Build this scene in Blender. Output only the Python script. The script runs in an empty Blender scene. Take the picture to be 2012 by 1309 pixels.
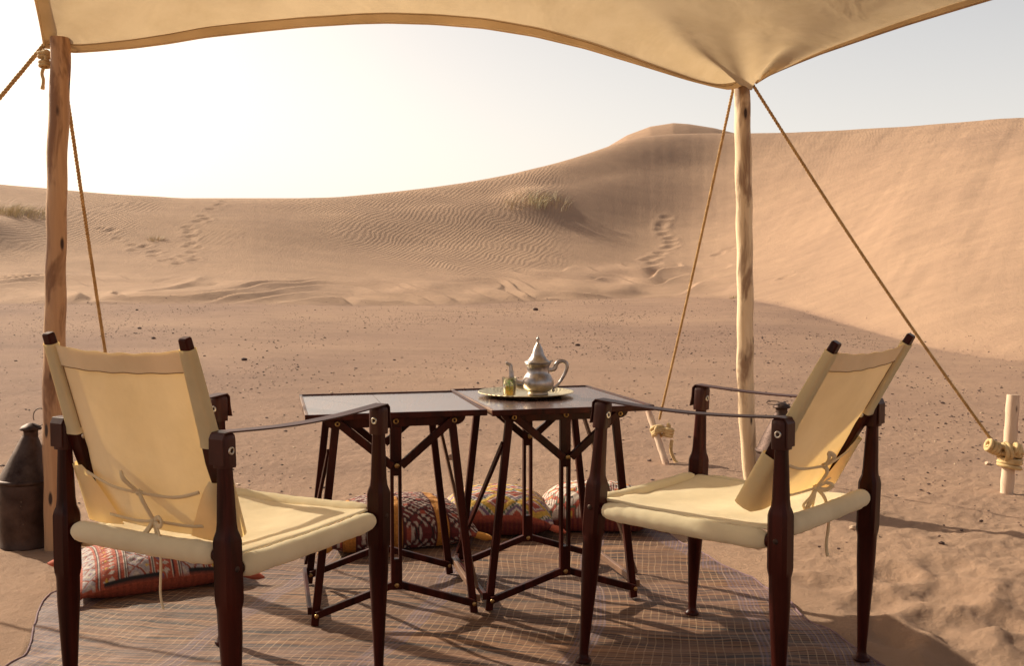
import bpy, math, random
import numpy as np
from mathutils import Vector, Matrix

random.seed(7); rng = np.random.default_rng(7)
S = bpy.context.scene
COL = S.collection

# ------------------------------------------------------------------ camera, sky, sun, exposure
CAM_H = 0.926; FPX = 1950.0; TILT = 0.0508
cam = bpy.data.cameras.new('camera'); cam.lens = 36 * FPX / 2012; cam.sensor_width = 36
cam.clip_start = 0.05; cam.clip_end = 1200
camo = bpy.data.objects.new('camera', cam); COL.objects.link(camo)
camo.location = (0, 0, CAM_H); camo.rotation_euler = (math.pi / 2 - TILT, 0, 0)
S.camera = camo
SUN_EL = math.radians(31.0); SUN_AZ = math.radians(-54.0)      # azimuth clockwise from +Y, sun stands front-left
w = bpy.data.worlds.new('World'); S.world = w; w.use_nodes = True
nt = w.node_tree; bg = nt.nodes['Background']
sky = nt.nodes.new('ShaderNodeTexSky'); sky.sky_type = 'NISHITA'; sky.sun_disc = False
sky.sun_elevation = SUN_EL; sky.sun_rotation = SUN_AZ; sky.dust_density = 6.0; sky.air_density = 1.0; sky.ozone_density = 1.0
_tc = nt.nodes.new('ShaderNodeTexCoord'); _sp = nt.nodes.new('ShaderNodeSeparateXYZ'); nt.links.new(_tc.outputs['Generated'], _sp.inputs[0])
_m1 = nt.nodes.new('ShaderNodeMath'); _m1.operation = 'MULTIPLY'; _m1.inputs[1].default_value = -2.8; _m0 = nt.nodes.new('ShaderNodeMath'); _m0.operation = 'MAXIMUM'; _m0.inputs[1].default_value = 0
nt.links.new(_sp.outputs[2], _m0.inputs[0]); nt.links.new(_m0.outputs[0], _m1.inputs[0])
_m2 = nt.nodes.new('ShaderNodeMath'); _m2.operation = 'EXPONENT'; nt.links.new(_m1.outputs[0], _m2.inputs[0])      # dusty white air, thickest at the horizon
_mx = nt.nodes.new('ShaderNodeMixRGB'); _mx.blend_type = 'ADD'; _mx.inputs[2].default_value = (8.8, 8.3, 7.9, 1)
nt.links.new(_m2.outputs[0], _mx.inputs[0]); _wt = nt.nodes.new('ShaderNodeMixRGB'); _wt.blend_type = 'MULTIPLY'; _wt.inputs[0].default_value = 1; _wt.inputs[2].default_value = (1.0, 0.90, 0.78, 1)      # dust takes out the blue
nt.links.new(sky.outputs[0], _wt.inputs[1]); nt.links.new(_wt.outputs[0], _mx.inputs[1]); nt.links.new(_mx.outputs[0], bg.inputs[0]); bg.inputs[1].default_value = 0.070
sun = bpy.data.lights.new('sun', 'SUN'); sun.energy = 5.0; sun.angle = math.radians(0.6); sun.color = (1.0, 0.90, 0.72)
suno = bpy.data.objects.new('sun', sun); COL.objects.link(suno)
to_sun = Vector((math.sin(SUN_AZ) * math.cos(SUN_EL), math.cos(SUN_AZ) * math.cos(SUN_EL), math.sin(SUN_EL)))
suno.rotation_euler = (-to_sun).to_track_quat('-Z', 'Y').to_euler(); suno.location = (-6, 5, 6)
S.view_settings.view_transform = 'Standard'; S.view_settings.look = 'None'
S.view_settings.exposure = 0.55; S.view_settings.gamma = 1.0
S.render.engine = 'CYCLES'
S.cycles.max_bounces = 10; S.cycles.transmission_bounces = 8; S.cycles.transparent_max_bounces = 12

# ------------------------------------------------------------------ measuring helpers (photo pixels -> points in the place)
CA, SA = math.cos(TILT), math.sin(TILT)
def _ray(x, y):
    u = (x - 1006) / FPX; v = (654.5 - y) / FPX
    return np.array([u, CA + v * SA, -SA + v * CA])
def onz(x, y, z=0.0):
    d = _ray(x, y); t = (z - CAM_H) / d[2]; return np.array([0, 0, CAM_H]) + t * d
def aty(x, y, Y):
    d = _ray(x, y); return np.array([0, 0, CAM_H]) + Y / d[1] * d
def elev_z(ypx, Y):           # height of something seen at row ypx, Y metres ahead
    v = (654.5 - np.asarray(ypx, float)) / FPX
    return CAM_H + Y * (v * CA - SA) / (CA + v * SA)

# ------------------------------------------------------------------ numpy noise
def vnoise(x, y, seed=0):
    xi = np.floor(x).astype(np.int64); yi = np.floor(y).astype(np.int64)
    xf = x - xi; yf = y - yi
    def h(a, b):
        n = (a * 374761393 + b * 668265263 + seed * 974711) & 0x7fffffff
        n = ((n ^ (n >> 13)) * 1274126177) & 0x7fffffff
        return ((n ^ (n >> 16)) & 0xffff) / 65535.0
    u = xf * xf * xf * (xf * (xf * 6 - 15) + 10); v = yf * yf * yf * (yf * (yf * 6 - 15) + 10)
    return ((h(xi, yi) * (1 - u) + h(xi + 1, yi) * u) * (1 - v) + (h(xi, yi + 1) * (1 - u) + h(xi + 1, yi + 1) * u) * v) * 2 - 1
def fbm(x, y, o=4, seed=0):
    a = 0; s = 1.0; t = 0
    for i in range(o):
        a = a + vnoise(x, y, seed + i * 17) * s; t += s; s *= 0.5; x = x * 2.03 + 11.3; y = y * 2.03 + 5.7
    return a / t
def sstep(a, b, x):
    t = np.clip((x - a) / (b - a), 0, 1); return t * t * (3 - 2 * t)
def pchip(xs, ys, xq):
    xs = np.array(xs, float); ys = np.array(ys, float); h = np.diff(xs); d = np.diff(ys) / h
    m = np.zeros_like(ys)
    for i in range(1, len(xs) - 1):
        if d[i - 1] * d[i] > 0:
            w1 = 2 * h[i] + h[i - 1]; w2 = h[i] + 2 * h[i - 1]; m[i] = (w1 + w2) / (w1 / d[i - 1] + w2 / d[i])
    m[0] = d[0]; m[-1] = d[-1]
    k = np.clip(np.searchsorted(xs, xq) - 1, 0, len(xs) - 2)
    t = np.clip((xq - xs[k]) / h[k], 0, 1)
    return (2*t**3-3*t**2+1)*ys[k] + (t**3-2*t**2+t)*h[k]*m[k] + (-2*t**3+3*t**2)*ys[k+1] + (t**3-t**2)*h[k]*m[k+1]

# ------------------------------------------------------------------ materials
class M:
    def __init__(s, name):
        s.m = bpy.data.materials.new(name); s.m.use_nodes = True; s.t = s.m.node_tree
        s.b = s.t.nodes['Principled BSDF']; s.o = s.t.nodes['Material Output']
    def n(s, typ, **k):
        n = s.t.nodes.new('ShaderNode' + typ)
        for a, b in k.items(): setattr(n, a, b)
        return n
    def l(s, a, b): s.t.links.new(a, b)
    def val(s, n, name, v): n.inputs[name].default_value = v; return n
    def pos(s, obj=False, scale=(1, 1, 1), rot=(0, 0, 0)):
        if obj: src = s.n('TexCoord').outputs['Object']
        else: src = s.n('NewGeometry').outputs['Position']
        mp = s.n('Mapping'); mp.inputs['Scale'].default_value = scale; mp.inputs['Rotation'].default_value = rot
        s.l(src, mp.inputs[0]); return mp.outputs[0]
    def noise(s, vec, scale, detail=4, rough=0.55, dist=0.0):
        n = s.n('TexNoise'); n.inputs['Scale'].default_value = scale; n.inputs['Detail'].default_value = detail
        n.inputs['Roughness'].default_value = rough; n.inputs['Distortion'].default_value = dist
        s.l(vec, n.inputs['Vector']); return n.outputs['Fac']
    def ramp(s, fac, stops):
        r = s.n('ValToRGB'); e = r.color_ramp.elements
        while len(e) < len(stops): e.new(0.5)
        for i, (p, c) in enumerate(stops):
            e[i].position = p; e[i].color = (c[0], c[1], c[2], 1) if not isinstance(c, (int, float)) else (c, c, c, 1)
        s.l(fac, r.inputs[0]); return r.outputs[0]
    def mix(s, fac, a, b, mode='MIX'):
        n = s.n('MixRGB', blend_type=mode)
        for i, v in ((0, fac), (1, a), (2, b)):
            if isinstance(v, (int, float)): n.inputs[i].default_value = v if i == 0 else (v, v, v, 1)
            elif isinstance(v, tuple): n.inputs[i].default_value = (*v, 1)
            else: s.l(v, n.inputs[i])
        return n.outputs[0]
    def math(s, op, a, b=None, c=None):
        n = s.n('Math', operation=op)
        for i, v in enumerate((a, b, c)):
            if v is None: continue
            if isinstance(v, (int, float)): n.inputs[i].default_value = v
            else: s.l(v, n.inputs[i])
        return n.outputs[0]
    def bump(s, h, strength=0.5, dist=0.01, prev=None):
        n = s.n('Bump'); n.inputs['Strength'].default_value = strength; n.inputs['Distance'].default_value = dist
        s.l(h, n.inputs['Height'])
        if prev is not None: s.l(prev, n.inputs['Normal'])
        return n.outputs[0]
    def attr(s, name, out='Fac'):
        n = s.n('Attribute'); n.attribute_name = name; return n.outputs[out]

def mat_wood(name, dark, light, rough=0.38, axis=2, scale=1.0, coat=0.0, bumps=0.25, spec=0.5):
    m = M(name); sc = [38 * scale] * 3; sc[axis] = 2.2 * scale
    v = m.pos(True, tuple(sc)); g = m.noise(v, 1.0, 5, 0.6, 0.6)
    big = m.noise(m.pos(True, (4, 4, 4)), 1.0, 3)
    c = m.ramp(g, [(0.3, dark), (0.75, light)])
    c = m.mix(0.35, c, m.ramp(big, [(0.3, 0.45), (0.7, 1.3)]), 'MULTIPLY')
    m.l(c, m.b.inputs['Base Color'])
    m.l(m.math('MULTIPLY_ADD', g, 0.25, rough - 0.1), m.b.inputs['Roughness'])
    m.b.inputs['Coat Weight'].default_value = coat; m.b.inputs['Coat Roughness'].default_value = 0.20; m.b.inputs['Specular IOR Level'].default_value = spec
    if bumps: m.l(m.bump(g, bumps, 0.002), m.b.inputs['Normal'])
    return m.m

def mat_metal(name, col, rough=0.3, dents=0.3, scale=30, tarnish=None):
    m = M(name); n = m.noise(m.pos(True), scale, 4)
    m.b.inputs['Metallic'].default_value = 1.0
    t = tarnish or tuple(x * 0.45 for x in col)
    m.l(m.ramp(m.noise(m.pos(True), scale * 0.7, 5, 0.65), [(0.34, t), (0.62, col)]), m.b.inputs['Base Color'])
    m.l(m.math('MULTIPLY_ADD', n, 0.3, rough - 0.12), m.b.inputs['Roughness'])
    m.l(m.bump(n, dents, 0.004), m.b.inputs['Normal'])
    return m.m

def mat_canvas(name, col, transl=0.45, tcol=None, bumps=0.35, folds=0.0):
    m = M(name); p = m.pos(True)
    dirt = m.noise(p, 6, 5, 0.6); big = m.noise(p, 1.7, 3)
    w1 = m.n('TexWave', wave_type='BANDS', bands_direction='X'); w1.inputs['Scale'].default_value = 260; m.l(p, w1.inputs[0])
    w2 = m.n('TexWave', wave_type='BANDS', bands_direction='Z'); w2.inputs['Scale'].default_value = 260; m.l(p, w2.inputs[0])
    weave = m.math('ADD', w1.outputs[1], w2.outputs[1])
    c = m.mix(1.0, col, m.ramp(dirt, [(0.25, (0.86, 0.84, 0.80)), (0.6, (1, 1, 1))]), 'MULTIPLY')
    c = m.mix(0.6, c, m.ramp(big, [(0.3, (0.90, 0.86, 0.80)), (0.65, (1.04, 1.03, 1.0))]), 'MULTIPLY')
    nb = m.bump(m.noise(p, 14, 4, 0.6), bumps, 0.006)
    nb = m.bump(weave, 0.12, 0.0008, nb)
    if folds: nb = m.bump(m.noise(p, 3.2, 3, 0.5, 0.8), folds, 0.03, nb)
    d = m.n('BsdfDiffuse'); d.inputs['Roughness'].default_value = 0.6; m.l(c, d.inputs[0]); m.l(nb, d.inputs['Normal'])
    tr = m.n('BsdfTranslucent'); m.l(m.mix(1.0, c, tcol or (1.0, 0.86, 0.62), 'MULTIPLY'), tr.inputs[0]); m.l(nb, tr.inputs['Normal'])
    mx = m.n('MixShader'); mx.inputs[0].default_value = transl
    m.l(d.outputs[0], mx.inputs[1]); m.l(tr.outputs[0], mx.inputs[2]); m.l(mx.outputs[0], m.o.inputs[0])
    return m.m

def mat_plain(name, a, b, rough=0.8, scale=40, bump=0.4):
    m = M(name); p = m.pos(True)
    m.l(m.ramp(m.noise(p, scale, 4), [(0.3, a), (0.7, b)]), m.b.inputs['Base Color']); m.b.inputs['Roughness'].default_value = rough
    m.l(m.bump(m.noise(p, scale * 3, 4), bump, 0.003), m.b.inputs['Normal']); return m.m

MW = mat_wood('dark_mahogany', (0.012, 0.0022, 0.0015), (0.065, 0.010, 0.0055), 0.34, 2, 1.0, 0.0, 0.2, 0.14)
MWX = mat_wood('dark_mahogany_board', (0.050, 0.020, 0.014), (0.120, 0.056, 0.038), 0.40, 1, 1.0, 1.0, 0.0, 0.5)
MWL = mat_wood('worn_brown_wood', (0.10, 0.045, 0.022), (0.22, 0.11, 0.06), 0.45, 1, 1.0, 0.1)
MLEA = None
def mat_leather():
    m = M('brown_leather'); p = m.pos(True); n = m.noise(p, 90, 4); g = m.noise(p, 9, 3)
    m.l(m.ramp(g, [(0.3, (0.030, 0.008, 0.006)), (0.7, (0.060, 0.017, 0.012))]), m.b.inputs['Base Color'])
    m.b.inputs['Specular IOR Level'].default_value = .2; m.b.inputs['Roughness'].default_value = 0.42; m.l(m.bump(n, 0.25, 0.0015), m.b.inputs['Normal']); return m.m
MLEA = mat_leather()
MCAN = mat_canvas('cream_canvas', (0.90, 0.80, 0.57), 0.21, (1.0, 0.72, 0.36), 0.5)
MSLV = mat_canvas('cream_canvas_sleeve', (0.97, 0.85, 0.55), 0.42, (1.0, 0.80, 0.48), 0.5)
MTHR = mat_plain('brown_thread', (0.22, 0.13, 0.06), (0.34, 0.21, 0.10), .9)
MCORD = mat_canvas('canvas_tape', (0.82, 0.69, 0.46), 0.15)
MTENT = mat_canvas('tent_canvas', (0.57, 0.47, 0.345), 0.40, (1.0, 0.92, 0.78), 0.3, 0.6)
MBRASS = mat_metal('brass', (0.46, 0.29, 0.12), 0.40, 0.2, 60)
MSTEEL = mat_metal('nickel', (0.75, 0.70, 0.62), 0.35, 0.1, 60)
MPEW = mat_metal('pewter', (0.50, 0.46, 0.45), 0.32, 0.8, 22, (0.20, 0.175, 0.17))
MTIN = mat_metal('blackened_tin', (0.105, 0.072, 0.060), 0.58, 0.8, 14, (0.038, 0.022, 0.018))

def mat_pole(name, light, dark, stain):
    m = M(name); v = m.pos(True, (26, 26, 1.6)); g = m.noise(v, 1.0, 6, 0.65, 0.9)
    st = m.noise(m.pos(True, (14, 14, 3.2)), 1.0, 4, 0.6, 0.5); kn = m.n('TexVoronoi'); kn.inputs['Scale'].default_value = 1.0
    m.l(m.pos(True, (17, 17, 5.0)), kn.inputs['Vector'])
    c = m.ramp(g, [(0.25, dark), (0.7, light)])
    c = m.mix(m.ramp(st, [(0.50, 0.0), (0.60, 0.8)]), c, stain)
    c = m.mix(m.ramp(kn.outputs['Distance'], [(0.09, 1.0), (0.15, 0.0)]), c, (0.035, 0.015, 0.008))
    m.l(c, m.b.inputs['Base Color']); m.b.inputs['Roughness'].default_value = 0.7
    m.l(m.bump(g, 0.5, 0.006), m.b.inputs['Normal']); return m.m
MPOLEL = mat_pole('brown_stripped_log', (0.56, 0.34, 0.18), (0.34, 0.18, 0.09), (0.17, 0.075, 0.034))
MPOLER = mat_pole('pale_stripped_log', (0.76, 0.60, 0.40), (0.58, 0.42, 0.25), (0.20, 0.105, 0.055))
MSTAKE = mat_pole('bare_stake_wood', (0.66, 0.50, 0.36), (0.52, 0.36, 0.25), (0.42, 0.24, 0.16))

def mat_rope(name, a, b):
    m = M(name); p = m.pos(True); n = m.noise(p, 220, 4)
    m.l(m.ramp(m.noise(p, 40, 4), [(0.3, a), (0.7, b)]), m.b.inputs['Base Color'])
    m.b.inputs['Roughness'].default_value = 0.85; m.l(m.bump(n, 0.6, 0.002), m.b.inputs['Normal']); return m.m
MROPE = mat_rope('hemp_rope', (0.34, 0.19, 0.065), (0.56, 0.36, 0.15))
MROPEL = mat_rope('pale_rope', (0.42, 0.27, 0.11), (0.66, 0.48, 0.24))

def mat_vcol(name, rough=0.9, b=0.6):
    m = M(name); c = m.mix(1.0, m.attr('Col', 'Color'), (.80, .76, .76), 'MULTIPLY'); p = m.pos(True); n = m.noise(p, 350, 3)
    m.l(m.mix(0.7, c, m.ramp(m.noise(p, 160, 4), [(0.3, 0.55), (0.7, 1.25)]), 'MULTIPLY'), m.b.inputs['Base Color'])
    m.b.inputs['Roughness'].default_value = rough
    bw = m.n('RGBToBW'); m.l(c, bw.inputs[0])
    nb = m.bump(bw.outputs[0], b, 0.004); nb = m.bump(n, 0.6, 0.002, nb)
    m.l(nb, m.b.inputs['Normal']); return m.m
MKIL = mat_vcol('kilim_weave')

def mat_sand():
    m = M('desert_sand'); P = m.pos()
    sand = m.attr('sand'); rip = m.attr('ripple')
    fine = m.noise(P, 75, 8, 0.85); mid = m.noise(P, 3.0, 5, 0.6); big = m.noise(P, 0.35, 4, 0.55); speck = m.noise(P, 130, 2, 0.6)
    c_s = m.ramp(mid, [(0.3, (0.352, 0.226, 0.150)), (0.7, (0.400, 0.258, 0.170))])
    c_g = m.ramp(mid, [(0.3, (0.168, 0.103, 0.083)), (0.7, (0.202, 0.124, 0.099))])
    c_g = m.mix(0.6, c_g, m.ramp(m.noise(P, 26, 5, 0.75), [(0.35, (0.78, 0.76, 0.76)), (0.6, (1.12, 1.12, 1.1))]), 'MULTIPLY')
    c_g = m.mix(m.ramp(speck, [(0.27, 0.65), (0.36, 0.0)]), c_g, (0.10, 0.050, 0.040))
    c = m.mix(sand, c_g, c_s)
    c = m.mix(0.55, c, m.ramp(m.noise(m.pos(False, (.22, 1.1, .5), (0, 0, .25)), 1.6, 6, 0.62), [(0.3, (0.86, 0.85, 0.86)), (0.7, (1.13, 1.12, 1.10))]), 'MULTIPLY')
    c = m.mix(0.7, c, m.ramp(big, [(0.3, (0.90, 0.89, 0.90)), (0.7, (1.08, 1.08, 1.06))]), 'MULTIPLY')
    m.l(c, m.b.inputs['Base Color']); m.b.inputs['Roughness'].default_value = 0.95
    m.b.inputs['Specular IOR Level'].default_value = 0.15
    # wind ripples on the dune flank
    d = m.noise(m.pos(), 0.40, 3, 0.45)
    vm = m.n('VectorMath', operation='ADD'); m.l(m.pos(False, (1, 1, 1), (0, 0, math.radians(20))), vm.inputs[0])
    cb = m.n('CombineXYZ'); m.l(m.math('MULTIPLY', d, 1.5), cb.inputs[0]); m.l(cb.outputs[0], vm.inputs[1])
    wv = m.n('TexWave', wave_type='BANDS', bands_direction='X', wave_profile='SIN'); wv.inputs['Scale'].default_value = 2.3
    wv.inputs['Distortion'].default_value = .5; wv.inputs['Detail'].default_value = 1; wv.inputs['Detail Scale'].default_value = 0.9
    m.l(vm.outputs[0], wv.inputs[0])
    nb = m.bump(m.math('MULTIPLY', wv.outputs[1], rip), 0.75, 0.0105)
    nb = m.bump(m.noise(P, 14, 8, 0.75), 0.8, 0.03, nb)
    nb = m.bump(fine, 0.75, 0.008, nb)
    m.l(nb, m.b.inputs['Normal']); return m.m
MSAND = mat_sand()

def mat_mat():
    m = M('woven_reed_mat'); uv = m.attr('UVM', 'Vector'); sep = m.n('SeparateXYZ'); 
    wob = m.n('TexNoise'); wob.inputs['Scale'].default_value = 3.0; wob.inputs['Detail'].default_value = 3; m.l(uv, wob.inputs['Vector'])
    wo = m.math('MULTIPLY_ADD', wob.outputs[0], 0.05, -0.025)
    m.l(uv, sep.inputs[0]); u = m.math('ADD', sep.outputs[0], wo); v = m.math('MULTIPLY_ADD', wob.outputs[0], 0.06, sep.outputs[1])
    def line(c, period, width, off=0.0):
        f = m.math('FRACT', m.math('ADD', m.math('DIVIDE', c, period), off))
        a = m.math('ABSOLUTE', m.math('SUBTRACT', f, 0.5))
        return m.math('LESS_THAN', a, width / 2)
    # fine reeds across, each with its own tone
    mp = m.n('CombineXYZ'); m.l(m.math('MULTIPLY', u, 2.5), mp.inputs[0]); m.l(m.math('MULTIPLY', v, 100), mp.inputs[1])
    reed = m.n('TexNoise'); reed.inputs['Scale'].default_value = 1.0; reed.inputs['Detail'].default_value = 3; m.l(mp.outputs[0], reed.inputs['Vector'])
    c = m.ramp(reed.outputs[0], [(0.38, (0.018, 0.007, 0.003)), (0.48, (0.105, 0.045, 0.019)), (0.70, (0.24, 0.118, 0.050))])
    cb3 = m.n('CombineXYZ'); m.l(m.math('MULTIPLY', u, .8), cb3.inputs[0]); m.l(m.math('MULTIPLY', v, 22), cb3.inputs[1]); bn = m.n('TexNoise'); bn.inputs['Scale'].default_value = 1.0; bn.inputs['Detail'].default_value = 3; m.l(cb3.outputs[0], bn.inputs['Vector'])
    c = m.mix(.8, c, m.ramp(bn.outputs[0], [(0.36, (.60, .56, .58)), (0.62, (1.2, 1.15, 1.1))]), 'MULTIPLY')
    # blue violet stripe groups along the length
    band = m.math('ABSOLUTE', m.math('SUBTRACT', m.math('FRACT', m.math('DIVIDE', u, 0.46)), 0.5))
    inb = m.math('LESS_THAN', band, 0.065)
    edge = m.math('GREATER_THAN', m.attr('edge'), 0.5)
    vio = m.math('MULTIPLY', m.math('MAXIMUM', inb, edge), m.math('MULTIPLY_ADD', line(u, 0.011, 0.55), 0.38, 0.10))
    c = m.mix(vio, c, (0.115, 0.080, 0.115))
    wide = m.math('LESS_THAN', m.math('ABSOLUTE', m.math('SUBTRACT', m.math('FRACT', m.math('MULTIPLY_ADD', v, 1.45, 0.2)), 0.5)), 0.13)
    c = m.mix(m.math('MULTIPLY', wide, 0.10), c, (0.13, 0.095, 0.125))
    # pale warp threads
    warp = m.math('MAXIMUM', line(u, 0.0215, 0.13), m.math('MULTIPLY', line(v, 0.030, 0.10), 0.55))
    brk = m.ramp(m.noise(uv, 9, 3), [(0.35, 0.12), (0.62, 1.0)])
    c = m.mix(m.math('MULTIPLY', m.math('MULTIPLY', warp, brk), 0.55), c, (0.38, 0.24, 0.13))
    m.l(c, m.b.inputs['Base Color']); m.b.inputs['Roughness'].default_value = 0.72
    nb = m.bump(reed.outputs[0], 0.9, 0.005); nb = m.bump(warp, 0.5, 0.002, nb)
    nb = m.bump(m.noise(uv, 12, 4), 0.4, 0.012, nb)
    m.l(nb, m.b.inputs['Normal']); return m.m
MMAT = mat_mat()
# ------------------------------------------------------------------ geometry collector
def unit(v): v = np.asarray(v, float); n = np.linalg.norm(v); return v / n if n > 1e-12 else v
class G:
    def __init__(s): s.v = []; s.f = []; s.sm = []
    def add(s, vs, fs, smooth=False):
        o = len(s.v); s.v.extend([tuple(map(float, p)) for p in vs]); s.f.extend([tuple(i + o for i in f) for f in fs]); s.sm.extend([smooth] * len(fs))
        return s
    def loft(s, rings, caps=True, smooth=True, closed=False):
        n = len(rings[0]); vs = [p for r in rings for p in r]; fs = []; k = len(rings)
        for i in range(k if closed else k - 1):
            for j in range(n):
                a = i * n + j; b = i * n + (j + 1) % n; c = ((i + 1) % k) * n + (j + 1) % n; d = ((i + 1) % k) * n + j
                fs.append((a, b, c, d))
        s.add(vs, fs, smooth)
        if caps and not closed:
            s.add(rings[0], [tuple(range(n))[::-1]]); s.add(rings[-1], [tuple(range(n))])
        return s
    def bar(s, p0, p1, w, t, side=None, taper=1.0):        # w measured along 'side', t across
        p0 = np.asarray(p0, float); p1 = np.asarray(p1, float); d = unit(p1 - p0)
        sd = np.array([1., 0, 0]) if side is None else np.asarray(side, float)
        sd = unit(sd - d * (sd @ d)); up = np.cross(d, sd)
        R = []
        for p, k in ((p0, 1.0), (p1, taper)):
            R.append([p + sd * a * w / 2 * k + up * b * t / 2 * k for a, b in ((-1, -1), (1, -1), (1, 1), (-1, 1))])
        return s.loft(R, True, False)
    def tube(s, path, r, n=10, caps=True, flat=1.0, side=None):
        path = [np.asarray(p, float) for p in path]; k = len(path); rad = [r] * k if np.isscalar(r) else r
        t0 = unit(path[1] - path[0]); ref = np.array([0, 0, 1.]) if abs(t0[2]) < .9 else np.array([1., 0, 0])
        if side is not None: ref = np.asarray(side, float)
        nrm = unit(ref - t0 * (ref @ t0)); R = []
        for i in range(k):
            t = unit(path[min(i + 1, k - 1)] - path[max(i - 1, 0)]); nrm = unit(nrm - t * (nrm @ t)); b = np.cross(t, nrm)
            R.append([path[i] + (nrm * math.cos(2 * math.pi * j / n) + b * flat * math.sin(2 * math.pi * j / n)) * rad[i] for j in range(n)])
        return s.loft(R, caps, True)
    def lathe(s, prof, c=(0, 0, 0), n=40, caps=True):
        R = [[(c[0] + r * math.cos(2 * math.pi * j / n), c[1] + r * math.sin(2 * math.pi * j / n), c[2] + z) for j in range(n)] for r, z in prof]
        return s.loft(R, caps, True)
    def grid(s, P, smooth=True):                            # P[i][j] points
        P = np.asarray(P, float); a, b = P.shape[:2]
        fs = [(i * b + j, i * b + j + 1, (i + 1) * b + j + 1, (i + 1) * b + j) for i in range(a - 1) for j in range(b - 1)]
        return s.add(P.reshape(-1, 3), fs, smooth)
    def disc(s, c, nrm, r, h=0.002, n=20, hole=0.0):
        nrm = unit(nrm); ref = np.array([0, 0, 1.]) if abs(nrm[2]) < .9 else np.array([1., 0, 0])
        a = unit(np.cross(nrm, ref)); b = np.cross(nrm, a); c = np.asarray(c, float)
        ring = lambda rr, hh: [c + nrm * hh + (a * math.cos(2 * math.pi * j / n) + b * math.sin(2 * math.pi * j / n)) * rr for j in range(n)]
        if hole: return s.loft([ring(r, 0), ring(r * .97, h * .7), ring(r * .85, h), ring(hole * 1.15, h), ring(hole, h * .4), ring(hole, -h)], False, True)
        return s.loft([ring(r, 0), ring(r * .96, h * .6), ring(r * .7, h), ring(r * .2, h * 1.15)], True, True)
    def build(s, name, mat, parent=None, bevel=0.0, subsurf=0, kind=None, label=None, cat=None, group=None):
        root = parent; off = np.zeros(3)
        while root is not None: off += np.array(root.location); root = root.parent
        me = bpy.data.meshes.new(name); V = np.array(s.v) - off
        me.from_pydata(V.tolist(), [], s.f); me.polygons.foreach_set('use_smooth', s.sm); me.materials.append(mat); me.update()
        o = bpy.data.objects.new(name, me); COL.objects.link(o); o.parent = parent
        if bevel:
            b = o.modifiers.new('bevel', 'BEVEL'); b.width = bevel; b.segments = 2; b.limit_method = 'ANGLE'; b.angle_limit = math.radians(40)
        if subsurf:
            b = o.modifiers.new('sub', 'SUBSURF'); b.levels = subsurf; b.render_levels = subsurf
        tag(o, label, cat, group, kind)
        return o
def tag(o, label=None, cat=None, group=None, kind=None):
    if label: o['label'] = label
    if cat: o['category'] = cat
    if group: o['group'] = group
    if kind: o['kind'] = kind
    return o
def empty(name, loc, label, cat, group=None):
    o = bpy.data.objects.new(name, None); COL.objects.link(o); o.location = tuple(map(float, loc)); o.empty_display_size = 0.1
    return tag(o, label, cat, group)
def centre(o):      # origin of a one-mesh thing moved onto it
    me = o.data; n = len(me.vertices); co = np.empty(n * 3); me.vertices.foreach_get('co', co); co = co.reshape(-1, 3)
    c = np.array([co[:, 0].mean(), co[:, 1].mean(), co[:, 2].min()]); co -= c
    me.vertices.foreach_set('co', co.ravel()); me.update(); o.location = tuple(c); return o

# ------------------------------------------------------------------ terrain
pxs = np.array([-900, -500, 0, 250, 500, 700, 900, 1000, 1100, 1180, 1230, 1300, 1380, 1450, 1550, 1650, 1750, 1850, 2012, 2400, 2800], float)
A_ = (pxs - 1006) / FPX
yb_ = np.array([600, 600, 600, 599, 598, 602, 600, 596, 591, 589, 588, 587, 587, 588, 605, 635, 665, 690, 712, 760, 800], float)
Yb_ = np.array([20, 19, 18, 18, 18, 19, 20, 21, 22, 22.5, 23, 23, 22.5, 21.5, 19, 16.3, 14.0, 12.4, 10.8, 8.6, 8.0], float)
Yc_ = np.array([34, 34, 32, 31, 31, 32, 34, 35, 36, 37, 37.5, 38, 38.5, 38.5, 38, 37.5, 37, 36, 34, 31, 30], float)
yc_ = np.array([335, 340, 360, 383, 393.5, 385, 362, 344, 318, 290, 270, 262, 261, 261, 260, 253, 247, 241, 232, 225, 222], float)
g_ = np.array([0, 0, 0, 0, 0, 0, .05, .1, .2, .32, .42, .5, .5, .42, .3, .2, .12, .05, 0, 0, 0], float)       # gully
r_ = np.array([0, 0, 0, 0, 0, 0, 0, 0, 0, .0, 0, 0, .1, .3, .6, .8, 1, 1, 1, 1, 1], float)              # even right-hand slope
def smooth_tab(vals, a): 
    out = 0; 
    for k, wt in ((-2, .1), (-1, .24), (0, .32), (1, .24), (2, .1)): out = out + wt * np.interp(a + k * 0.012, A_, vals)
    return out
TT = np.linspace(0, 4, 1601)
S_c = pchip([0, .3, .55, .8, 1, 1.12, 1.6, 3, 4], [0, .16, .40, .78, 1, .98, .74, .55, .5], TT)
S_r = pchip([0, .3, .55, .8, 1, 1.12, 1.6, 3, 4], [0, .25, .52, .82, 1, 1.0, .85, .7, .6], TT)
S_g = pchip([0, .3, .55, .8, 1, 1.12, 1.6, 3, 4], [0, .09, .27, .64, 1, 1.0, .80, .6, .5], TT)
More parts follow.
